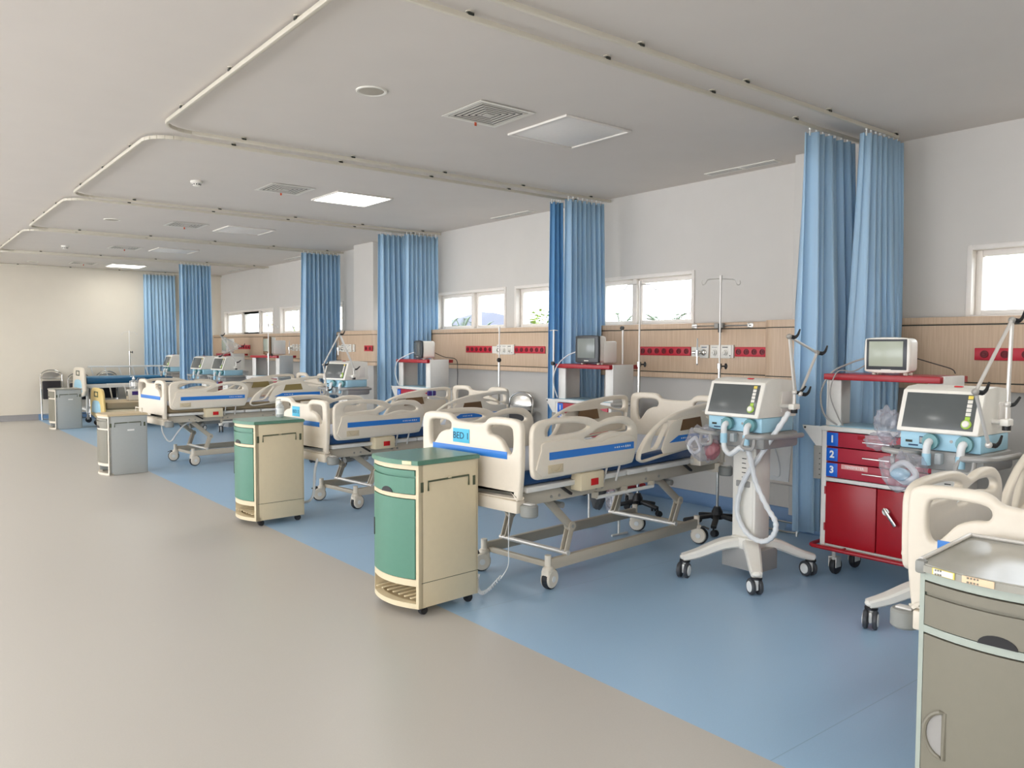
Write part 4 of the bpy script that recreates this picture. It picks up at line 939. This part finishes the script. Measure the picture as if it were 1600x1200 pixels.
    for (x, y, z0, z1, hook) in poles:
        q = MB(); q.cyl((x, y, z0), (x, y, z1), .009, 'alu', n=10)
        if hook: q.tube([(x, y + .06, z1 - .01), (x, y, z1 - .004), (x, y - .06, z1 - .01)], .004, 'alu', 6)
        q.cyl((x - .02, y, z0 + .34), (x + .0, y, z0 + .34), .02, 'black', n=10); q.build('drip_pole', t)
    return t
cart('red cart with blue 1, 2 and 3 drawer plates, nearest the camera', (4.85, 2.43, 0), 0, True, 'TENSIMETER')
cart('red cart carrying the large dark-framed monitor, left of bed one', (5.2, 5.45, 0), 0, True, None, ((.0, .41, .99, 1.66, True), (.33, -.2, 1.33, 1.67, False)))
cart('red cart carrying the small dark monitor, in front of the paired pale curtains', (5.2, 8.5, 0), 0)
cart('red cart carrying the brown-framed monitor with a white box behind it, far back', (5.02, 12.85, 0), 14)
cart('red cart farthest away, mostly hidden by the overlapping ventilators', (5.36, 15.85, 0), 0)

# ------------------------------------------------------------------ patient monitors (front faces -x, base at z = 0)
def monitor(label, loc, rz, w, h, d, bez, scr, frame, box=0., cable=True):
    t = thing('patient_monitor', label, 'monitor', loc, rz, 'patient monitors on the red carts')
    m = MB(); m.box((d / 2, 0, .015 + h / 2), (d, w * .97, h * .98), 'vent_white', .03, seg=3)
    if box: m.bx(d * .55, d + box, -w * .5, w * .48, .015, h * .86, 'vent_white', .015)
    m.build('housing', t)
    m = MB(); m.panel([(-w/2, .05), (-w/2, h - .02), (-w/2 + .03, .015 + h), (w/2 - .03, .015 + h), (w/2, h - .02), (w/2, .05), (w/2 - .03, .015), (-w/2 + .03, .015)], [], -.004, .03, frame, 'x', .009, 3); o = m.build('front_frame', t)
    if bez != frame:
        q = MB(); q.box((-.0195, .0, .015 + h * .52), (.004, w * .9, h * .88), bez, .0015); q.build('bezel', o)
    q = MB(); q.box((-.0215, 0.01 * w, .015 + h * .54), (.004, w * .76, h * .72), scr, .001); q.build('screen', o)
    q = MB(); q.bx(-.022, -.018, -.03, .03, .015 + h * .065, .015 + h * .095, 'vent_white' if bez != 'vent_white' else 'ink', .0008); q.build('nameplate', o)
    m = MB()
    for x in (.03, d - .03):
        for y in (-w * .35, w * .35): m.cyl((x, y, 0), (x, y, .018), .014, 'cream', n=10)
    m.build('foot', t)
    return t
monitor('white rounded patient monitor with a pale screen on the nearest red cart', (4.92, 2.42, 1.3275), 0, .28, .215, .12, 'bezel_dark', 'screen_pale', 'vent_white')
monitor('large dark-framed patient monitor with a white housing behind, left of bed one', (5.24, 5.42, 1.3275), -4, .33, .255, .1, 'bezel_dark', 'screen_grey', 'bezel_dark', .12)
monitor('small dark-screened white patient monitor in front of the paired pale curtains', (5.25, 8.42, 1.3275), -12, .27, .215, .17, 'bezel_dark', 'screen_off', 'bezel_dark')
monitor('brown-framed patient monitor with a white box behind, on the far red cart', (5.1, 12.9, 1.3275), -4, .36, .29, .09, 'brown_pad', 'screen_pale', 'brown_pad', .16)
monitor('pale patient monitor farthest away behind the overlapping ventilators', (5.4, 15.83, 1.3275), 0, .3, .28, .14, 'vent_grey', 'screen_pale', 'vent_white')
def lead(label, pts, r, mt, group):
    m = MB(); m.tube(pts, r, mt, 8, 6); o = m.build('monitor_cable', None); tag(o, label, 'cable', group)
lead('pale grey cable bundle hanging from the nearest monitor down to the cart worktop', [(4.94, 2.57, 1.43), (4.93, 2.66, 1.4), (4.86, 2.76, 1.33), (4.83, 2.81, 1.2), (4.84, 2.79, 1.06), (4.88, 2.72, .993)], .006, 'vent_grey', 'monitor leads')
lead('thin pale cable beside the thicker bundle on the nearest red cart', [(4.95, 2.57, 1.39), (4.9, 2.63, 1.345), (4.83, 2.7, 1.34), (4.82, 2.74, 1.2), (4.85, 2.7, 1.05), (4.88, 2.68, .993)], .004, 'vent_grey', 'monitor leads')
lead('white cable looping down the left of the large dark-framed monitor', [(5.27, 5.595, 1.45), (5.22, 5.7, 1.4), (5.17, 5.78, 1.3), (5.16, 5.82, 1.15), (5.2, 5.8, 1.0)], .006, 'hose_white', 'monitor leads')
lead('white cable looping down the left of the small dark monitor', [(5.29, 8.57, 1.42), (5.24, 8.68, 1.38), (5.17, 8.8, 1.3), (5.16, 8.84, 1.15), (5.2, 8.82, 1.0)], .006, 'hose_white', 'monitor leads')
lead('thin black cable from the nearest monitor to the right end of its shelf', [(5.03, 2.29, 1.43), (5.06, 2.2, 1.4), (5.06, 2.1, 1.37), (5.04, 2.07, 1.345)], .003, 'black', 'black monitor leads')
lead('thin black cable dropping behind the shelf of the small dark monitor', [(5.425, 8.37, 1.42), (5.48, 8.2, 1.36), (5.55, 8.05, 1.33), (5.56, 8.03, 1.2), (5.55, 8.02, 1.02)], .0045, 'black', 'black monitor leads')
# ------------------------------------------------------------------ drip stands
def drip_stand(label, loc, rz, top, base_r=.27, hooks=2, legs=True, knob=1.35):
    t = thing('drip_stand', label, 'drip stand', loc, rz, 'drip stands between the beds')
    m = MB()
    for k in range(5):
        a = 2 * PI * k / 5 + .3; e = Vector((base_r * math.cos(a), base_r * math.sin(a), .075)); m.bar((0, 0, .12), e, .045, .03, 'black', .008)
    m.lathe([(0, .09), (.05, .09), (.045, .15), (.025, .19), (0, .19)], (0, 0, 0), 'black', 16); m.build('base', t)
    for k in range(5):
        a = 2 * PI * k / 5 + .3; q = MB(); q.cyl((0, 0, .05), (0, 0, .085), .008, 'black', n=8)
        for s in (-1, 1): q.lathe([(0, -.008), (.026, -.008), (.028, 0), (.026, .008), (0, .008)], (.012, s * .014, .028), 'rubber', 14, 'y')
        o = q.build('caster', t); o.location = (base_r * math.cos(a), base_r * math.sin(a), 0); o.rotation_euler = (0, 0, a + 1)
    m = MB(); m.cyl((0, 0, .15), (0, 0, knob), .0125, 'chrome', n=12); m.build('outer_pole', t)
    m = MB(); m.cyl((0, 0, knob - .1), (0, 0, top - .005), .008, 'alu', n=10); m.build('inner_pole', t)
    m = MB(); m.cyl((0, 0, knob - .03), (0, 0, knob + .012), .019, 'chrome', n=12); m.cyl((0, 0, knob - .01), (0, -.045, knob - .01), .006, 'black', n=8); m.lathe([(0, -.01), (.022, -.006), (.026, .004), (.012, .012), (0, .012)], (0, -.05, knob - .01), 'black', 12, 'y'); m.build('clamp_knob', t)
    m = MB(); m.cyl((0, 0, top - .03), (0, 0, top + .015), .013, 'alu', n=10)
    for s in (-1, 1)[:hooks]:
        m.tube([(0, 0, top - .012), (0, s * .06, top - .014), (0, s * .105, top - .018), (0, s * .118, top - .035), (0, s * .128, top - .055), (0, s * .146, top - .06), (0, s * .155, top - .045), (0, s * .15, top - .026)], .0042, 'alu', 8, 4)
    m.build('hook_bar', t)
    return t
drip_stand('tall drip stand with two curled hooks behind the headboard, in front of the gas outlets', (5.37, 4.02, 0), 50, 2.06)
drip_stand('drip stand with a single crossbar in front of the bare-branch window', (5.3, 4.83, 0), 50, 2.06, .2)
drip_stand('short hookless drip stand before the gas outlets under the twin windows', (5.5, 7.12, 0), -40, 1.7, .2, 0)
drip_stand('drip stand passing in front of the brown-framed monitor', (4.9, 12.35, 0), 60, 1.83, .22)
drip_stand('drip stand standing against the end wall beside the last curtain', (4.14, 17.92, 0), 80, 1.77, .16)

# ------------------------------------------------------------------ folded chairs leaning on walls (front faces -x)
def folded_chair(label, loc, rz, seat='seat_black', k=1., group='folded chairs leaning on the walls', wrap=False):
    t = thing('folding_chair', label, 'chair', loc, rz, group); w = .19; ln = .12
    L = lambda y, z, o=0: (z * ln * k + o, y, z * k + .012)
    m = MB(); m.tube([L(-w, 0), L(-w, .5), L(-w, .82), L(-w * .9, .91), L(-w * .45, .965), L(0, .975), L(w * .45, .965), L(w * .9, .91), L(w, .82), L(w, .5), L(w, 0)], .011, 'chrome', 10, 4); m.build('front_frame', t)
    m = MB(); m.tube([L(-w * .92, .6, .02), L(-w * .92, .3, .035), L(-w * .92, .06, .045), L(-w * .7, .01, .048), L(w * .7, .01, .048), L(w * .92, .06, .045), L(w * .92, .3, .035), L(w * .92, .6, .02)], .01, 'chrome', 10, 4)
    m.cyl(L(-w, .1), L(w, .1), .008, 'chrome', n=8); m.build('rear_frame', t)
    m = MB(); P = [(-w * .86, .815), (-w * .86, .87), (-w * .6, .925), (0, .945), (w * .6, .925), (w * .86, .87), (w * .86, .815), (0, .8)]
    m.panel([(a, b * k) for a, b in P], [], 0, .012, 'chrome' if seat == 'seat_black' else 'seat_black', 'x', .005, 3); o = m.build('back_plate', t); o.rotation_euler = (0, math.atan(ln), 0); o.location = (.0, 0, .012)
    m = MB(); m.box((-.0, 0, .6 * k), (.045, w * 1.72, .36 * k), seat, .02, seg=3)
    if wrap:
        m.box((-.024, .03, .6 * k), (.012, w * 1.4, .3 * k), 'sheet_plastic', .005); m.tube([(-.035, .08, .74), (-.04, .0, .6), (-.035, -.02, .47), (-.035, .05, .46)], .006, 'hose_white', 6, 4)
    o = m.build('seat', t); o.rotation_euler = (0, math.atan(ln), 0); o.location = (-.012, 0, .0)
    return t
folded_chair('chrome folding chair with a pale wrapped seat behind the looped-hose ventilator', (5.62, 3.64, 0), 0, 'seat_pale', .95, wrap=True)
folded_chair('folding chair with a black seat against the pale wall below the twin windows', (5.9, 7.32, 0), 8, 'seat_black', .96)
folded_chair('black-seated folding chair nearest the corridor, behind the farthest grey cabinet', (2.72, 17.93, 0), 90, 'seat_black', 1.0)
folded_chair('black-seated folding chair behind the cream arched footboard at the end wall', (3.2, 17.93, 0), 90, 'seat_black', .93)
folded_chair('black-seated folding chair behind the white side rail of the teal mattress', (3.72, 17.93, 0), 90, 'seat_black', .96)

# ------------------------------------------------------------------ plastic bags and loose things
def blob(m, c, r, sc, mt, seed, amp=.18, fq=5., n=24):
    rnd = random.Random(seed); dirs = [(Vector((rnd.gauss(0, 1), rnd.gauss(0, 1), rnd.gauss(0, 1))).normalized(), rnd.uniform(.5, 2.6), rnd.uniform(0, 6)) for _ in range(16)]
    bm = bmesh.new(); bmesh.ops.create_icosphere(bm, subdivisions=5 if 'bag' in mt else 3, radius=1)
    for v in bm.verts:
        d = v.co.normalized(); h = sum((1 - 2 * abs(math.sin(d.dot(a) * fq * .6 * f + p))) / f for a, f, p in dirs) / len(dirs) * 2.2
        v.co = d * r * (1 + amp * h); v.co = Vector((v.co.x * sc[0], v.co.y * sc[1], v.co.z * sc[2]))
    return m.add(bm, mt, T(*c))
t = thing('plastic_bag', 'clear plastic bag with reddish contents hanging on the looped-hose ventilator', 'bag', (4.2, 3.24, .965))
m = MB(); blob(m, (-.0, .03, -.1), .12, (.75, 1.05, 1.05), 'plastic_bag', 4, .3, 6); m.cyl((0, .0, -.04), (0.0, -.02, .005), .03, 'plastic_bag', r2=.008, n=12); m.build('film', t)
m = MB(); blob(m, (.0, -.05, -.125), .06, (.8, .95, 1.25), 'bag_red', 9, .2, 5); m.build('red_pack', t)
m = MB(); m.tube([(-.03, .07, -.06), (-.04, .11, -.11), (-.03, .08, -.16), (-.02, .03, -.13), (-.03, .05, -.07)], .012, 'hose_white', 8, 5, True); m.build('tubing', t)
t = thing('plastic_bag', 'crumpled clear plastic bag between the numbered red cart and the ventilator screen beside it', 'bag', (4.32, 2.115, 1.045))
m = MB(); blob(m, (0, 0, .03), .1, (.75, .85, 1.15), 'plastic_bag', 12, .34, 7); blob(m, (-.03, .02, -.06), .075, (.8, 1.25, .75), 'plastic_bag', 15, .34, 7); m.build('film', t)
t = thing('plastic_bag', 'clear bag of pale tubing under the tray of the ventilator beside the numbered cart', 'bag', (4.17, 1.97, .95))
m = MB(); blob(m, (0, -.02, -.1), .12, (.7, 1.15, .9), 'plastic_bag', 21, .28, 6); m.cyl((0, 0, -.03), (0, 0, .01), .025, 'plastic_bag', r2=.008, n=12); m.build('film', t)
m = MB(); m.tube([(-.02, -.09, -.1), (0, -.02, -.05), (.02, .05, -.1), (0, -.02, -.15), (-.03, -.07, -.13)], .016, 'hose_white', 8, 5, True); blob(m, (-.02, -.01, -.11), .045, (1, 1.2, .8), 'vent_blue', 3, .2, 5); m.build('tubing', t)
t = thing('waste_bag', 'dark grey bag bunched on a pale stand behind the base of the card bed', 'bag', (4.58, 4.52, 0))
m = MB(); blob(m, (0, .1, .3), .1, (.6, .9, 1.25), 'bag_dark', 31, .22, 5); m.build('bag', t)
m = MB(); blob(m, (.02, -.06, .27), .09, (.5, 1.0, 1.3), 'plastic_bag', 33, .25, 5); m.build('clear_liner', t)
m = MB()
for y in (-.15, .19): m.bar((0, y, 0), (0, y, .44), .015, .015, 'white_steel', .003); m.bar((-.08, y, .008), (.1, y, .008), .015, .015, 'white_steel', .003)
m.bar((0, -.15, .435), (0, .19, .435), .015, .015, 'white_steel', .003); m.build('holder', t)
t = thing('device_box', 'small grey device with a purple window on the tan mattress', 'device', (3.75, 15.95, .466))
m = MB(); m.bx(-.12, .12, -.1, .1, 0, .2, 'vent_white', .02); m.build('housing', t)
m = MB(); m.bx(-.06, .06, -.103, -.099, .1, .17, 'purple', .002); m.build('display', t)
m = MB(); m.bx(-.124, -.119, -.06, .06, .08, .17, 'screen_grey', .002); m.build('side_panel', t)
t = thing('folded_pouch', 'purple pouch tucked in the raised rail of the bed with the small cyan card', 'pouch', (4.78, 7.405, .945), 6.3)
m = MB(); m.box((0, 0, .03), (.11, .03, .055), 'purple', .01); m.build('pouch', t)
m = MB(); m.box((0, 0, .03), (.006, .034, .058), 'vent_blue', .001); m.build('seam_band', t)

# ------------------------------------------------------------------ outside the windows
GZ = -3.6
m = MB(); m.bx(9, 420, -60, 480, GZ - .3, GZ, 'ground_out'); o = m.build('ground_outside'); o['kind'] = 'structure'
m = MB(); bm = bmesh.new(); N = 40; A = []; B = []
for i in range(N + 1):
    f = i / N; y = 60 + 380 * f; h = 13 * math.exp(-((y - 273) / 26) ** 2) + 9 * math.exp(-((y - 330) / 40) ** 2) + 7 * math.exp(-((y - 200) / 30) ** 2) + 3 + 1.2 * math.sin(f * 31)
    A.append((y, h))
rows = []
for dx, k in ((-60, 0), (-30, .55), (0, 1), (40, .7), (90, 0)): rows.append([bm.verts.new((205 + dx, y, GZ + (h - GZ) * k)) for y, h in A])
for r0, r1 in zip(rows, rows[1:]):
    for i in range(N): bm.faces.new((r0[i], r0[i + 1], r1[i + 1], r1[i]))
m.add(bm, 'hill_haze'); o = m.build('hill', ang=180); o['kind'] = 'structure'
def palm(label, x, y, top, seed, n=17, L=1.5):
    rnd = random.Random(seed); t = thing('palm_tree', label, 'palm tree', (x, y, GZ), 0, 'palm trees outside the windows'); H = top - GZ - .7
    m = MB(); m.tube([(0, 0, 0), (.12, .05, H * .4), (.05, .1, H)], lambda f: .2 - .07 * f, 'bark', 10, 5); m.build('trunk', t)
    m = MB(); c = Vector((.05, .1, H))
    for k in range(n):
        a = 2 * PI * k / n + rnd.uniform(-.2, .2); e = rnd.uniform(.25, 1.25); d = Vector((math.cos(a), math.sin(a), 0)); pts = []
        for i in range(8):
            f = i / 7; pts.append(c + d * (L * f * math.cos(e) * (1.05 - .15 * f)) + Vector((0, 0, L * (f * math.sin(e) - .55 * f * f * (1.2 - e * .5)))))
        m.tube(pts, lambda f: .02 - .014 * f, 'palm_green', 5)
        s = d.cross(Vector((0, 0, 1)))
        for i in range(1, 8):
            for sg in (-1, 1):
                for o_ in (0, .5):
                    if i == 7 and o_: continue
                    p = pts[i].lerp(pts[min(7, i + 1)], o_); q = p + s * sg * .3 * (1 - abs(i / 7 - .45)) + (pts[i] - pts[i - 1]).normalized() * .22 - Vector((0, 0, .06)); bm = bmesh.new(); u = Vector((0, 0, 1)).cross(q - p).normalized() * .028
                    v = [bm.verts.new(p + u), bm.verts.new(q), bm.verts.new(p - u), bm.verts.new(p - Vector((0, 0, .018)))]; bm.faces.new((v[0], v[1], v[2])); bm.faces.new((v[0], v[3], v[1])); bm.faces.new((v[2], v[1], v[3])); m.add(bm, 'palm_green')
    m.build('crown', t)
palm('palm tree crown at the left end of the twin windows, half behind the pale curtain', 24, 35.6, 2.9, 1)
palm('palm tree crown second from the pale curtain in the twin windows', 27, 38.5, 2.91, 2)
palm('palm tree crown right of the window mullion in front of the hazy hill', 21, 28.6, 2.5, 3, 15, 1.3)
palm('small palm crown left of the leafy green tree', 30, 36.6, 2.75, 4, 13, 1.2)
palm('palm tree crown in the left pane of the bare-branch window', 24, 22.9, 2.72, 5, 15, 1.4)
palm('palm crown low behind the bare twigs', 20, 17.0, 2.5, 6, 15, 1.5)
t = thing('leafy_tree', 'leafy light green tree outside, beside the single blue curtain', 'tree', (23, 26.0, GZ))
m = MB(); m.tube([(0, 0, 0), (.1, .1, 3), (0, .2, 5.4)], lambda f: .22 - .12 * f, 'bark', 10, 5); m.build('trunk', t)
m = MB(); rnd = random.Random(3)
for k in range(1500):
    v = Vector((rnd.gauss(0, 1), rnd.gauss(0, 1), rnd.gauss(0, 1))).normalized() * rnd.uniform(.55, 1.0) ** .5; p = Vector((v.x * 1.7, v.y * 1.75, 5.25 + v.z * 1.55)); a = rnd.uniform(.07, .15)
    bm = bmesh.new(); Rm = Matrix.Rotation(rnd.uniform(0, 6.3), 4, 'Z') @ Matrix.Rotation(rnd.uniform(-1, 1), 4, 'X'); vv = [bm.verts.new(p + (Rm @ Vector(q)) * a) for q in ((-1, 0, 0), (0, -.5, .1), (1, 0, 0), (0, .5, .1))]; bm.faces.new(vv); m.add(bm, 'leaf_green')
m.build('crown', t)
t = thing('leafy_tree', 'tree with sparse yellowing leaves outside the far windows', 'tree', (14, 31.5, GZ))
m = MB(); m.tube([(0, 0, 0), (.1, .1, 3), (0, .2, 6.4)], lambda f: .2 - .15 * f, 'bark', 10, 5)
for k in range(9): a = k * 2.4; m.tube([(0, .15, 3.5 + k * .25), (.6 * math.cos(a), .15 + .6 * math.sin(a), 4.4 + k * .25), (1.2 * math.cos(a), .15 + 1.2 * math.sin(a), 5 + k * .25)], lambda f: .05 - .035 * f, 'bark', 6, 3)
m.build('trunk', t)
m = MB()
for k in range(900):
    v = Vector((rnd.gauss(0, 1), rnd.gauss(0, 1), rnd.gauss(0, 1))).normalized() * rnd.uniform(.3, 1.0) ** .4; p = Vector((v.x * 1.6, v.y * 2.4, 5.6 + v.z * 1.9)); a = rnd.uniform(.05, .1)
    bm = bmesh.new(); Rm = Matrix.Rotation(rnd.uniform(0, 6.3), 4, 'Z') @ Matrix.Rotation(rnd.uniform(-1, 1), 4, 'X'); vv = [bm.verts.new(p + (Rm @ Vector(q)) * a) for q in ((-1, 0, 0), (0, -.5, .1), (1, 0, 0), (0, .5, .1))]; bm.faces.new(vv); m.add(bm, 'btn_yellow' if k % 3 else 'leaf_green')
m.build('crown', t)
def bare_bush(label, x, y, top, seed, n=9, sp=.6):
    rnd = random.Random(seed); t = thing('bare_shrub', label, 'shrub', (x, y, GZ), 0, 'leafless shrubs outside the window')
    for k in range(n):
        a = rnd.uniform(0, 6.3); r = rnd.uniform(.1, sp); h = (top - GZ) * rnd.uniform(.95, 1.0); lean = rnd.uniform(-.25, .35); m = MB()
        P = [(r * .3 * math.cos(a), r * .3 * math.sin(a), 0), (r * .7 * math.cos(a), r * .7 * math.sin(a), h * .5), (r * math.cos(a) + .05, r * math.sin(a) - lean * .5, h * .8), (r * math.cos(a) + .05, r * math.sin(a) - lean, h)]
        m.tube(P, lambda f: .017 - .012 * f, 'twig', 5, 4)
        for j in range(3): f = .6 + .12 * j; z = h * f; b0 = Vector((r * math.cos(a), r * math.sin(a) - lean * max(0, (f - .5)), z)); m.tube([b0, b0 + Vector((.05, rnd.uniform(-.15, .15), .25)), b0 + Vector((.05, rnd.uniform(-.25, .25), .5))], .004, 'twig', 4)
        m.build('stem', t)
bare_bush('low leafless shrub at the left of the bare-branch window pane', 14, 12.62, 2.35, 1, 9, .3); bare_bush('leafless shrub in the middle of the bare-branch window pane', 16, 13.7, 2.5, 2, 10, .35); bare_bush('tall leafless shrub at the right of the bare-branch window pane', 13, 10.65, 2.66, 3, 8, .3)
# ------------------------------------------------------------------ camera, world, render settings
cam = bpy.data.cameras.new('camera'); co = bpy.data.objects.new('camera', cam); COL.objects.link(co); SC.camera = co
cam.sensor_width = 36; cam.lens = 1246.6 * 36 / 1600; cam.clip_start = .05; cam.clip_end = 500
ya, pi_, ro = R(38.607), R(2.739), R(.21)
fw = Vector((math.sin(ya) * math.cos(pi_), math.cos(ya) * math.cos(pi_), -math.sin(pi_))); rt = Vector((math.cos(ya), -math.sin(ya), 0)); up = rt.cross(fw)
rt, up = rt * math.cos(ro) + up * math.sin(ro), up * math.cos(ro) - rt * math.sin(ro)
co.matrix_world = Matrix((( rt.x, up.x, -fw.x, 0), (rt.y, up.y, -fw.y, 0), (rt.z, up.z, -fw.z, 1.5), (0, 0, 0, 1)))
w = bpy.data.worlds.new('overcast_sky'); SC.world = w; w.use_nodes = True; nt = w.node_tree
bg = nt.nodes['Background']; tc = nt.nodes.new('ShaderNodeTexCoord'); sx = nt.nodes.new('ShaderNodeSeparateXYZ'); cr = nt.nodes.new('ShaderNodeValToRGB')
cr.color_ramp.elements[0].position = 0; cr.color_ramp.elements[0].color = (.93, .95, 1, 1); cr.color_ramp.elements[1].position = .6; cr.color_ramp.elements[1].color = (.86, .92, 1, 1)
nt.links.new(tc.outputs['Generated'], sx.inputs[0]); nt.links.new(sx.outputs['Z'], cr.inputs['Fac']); nt.links.new(cr.outputs['Color'], bg.inputs['Color'])
bg.inputs['Strength'].default_value = 3.2
SC.view_settings.view_transform = 'Standard'; SC.view_settings.look = 'None'; SC.view_settings.gamma = 1; SC.view_settings.use_curve_mapping = False
SC.view_settings.exposure = 1.15
SC.cycles.use_denoising = True
SC.cycles.max_bounces = 8; SC.cycles.diffuse_bounces = 5; SC.cycles.transparent_max_bounces = 12
SC.cycles.sample_clamp_indirect = 6
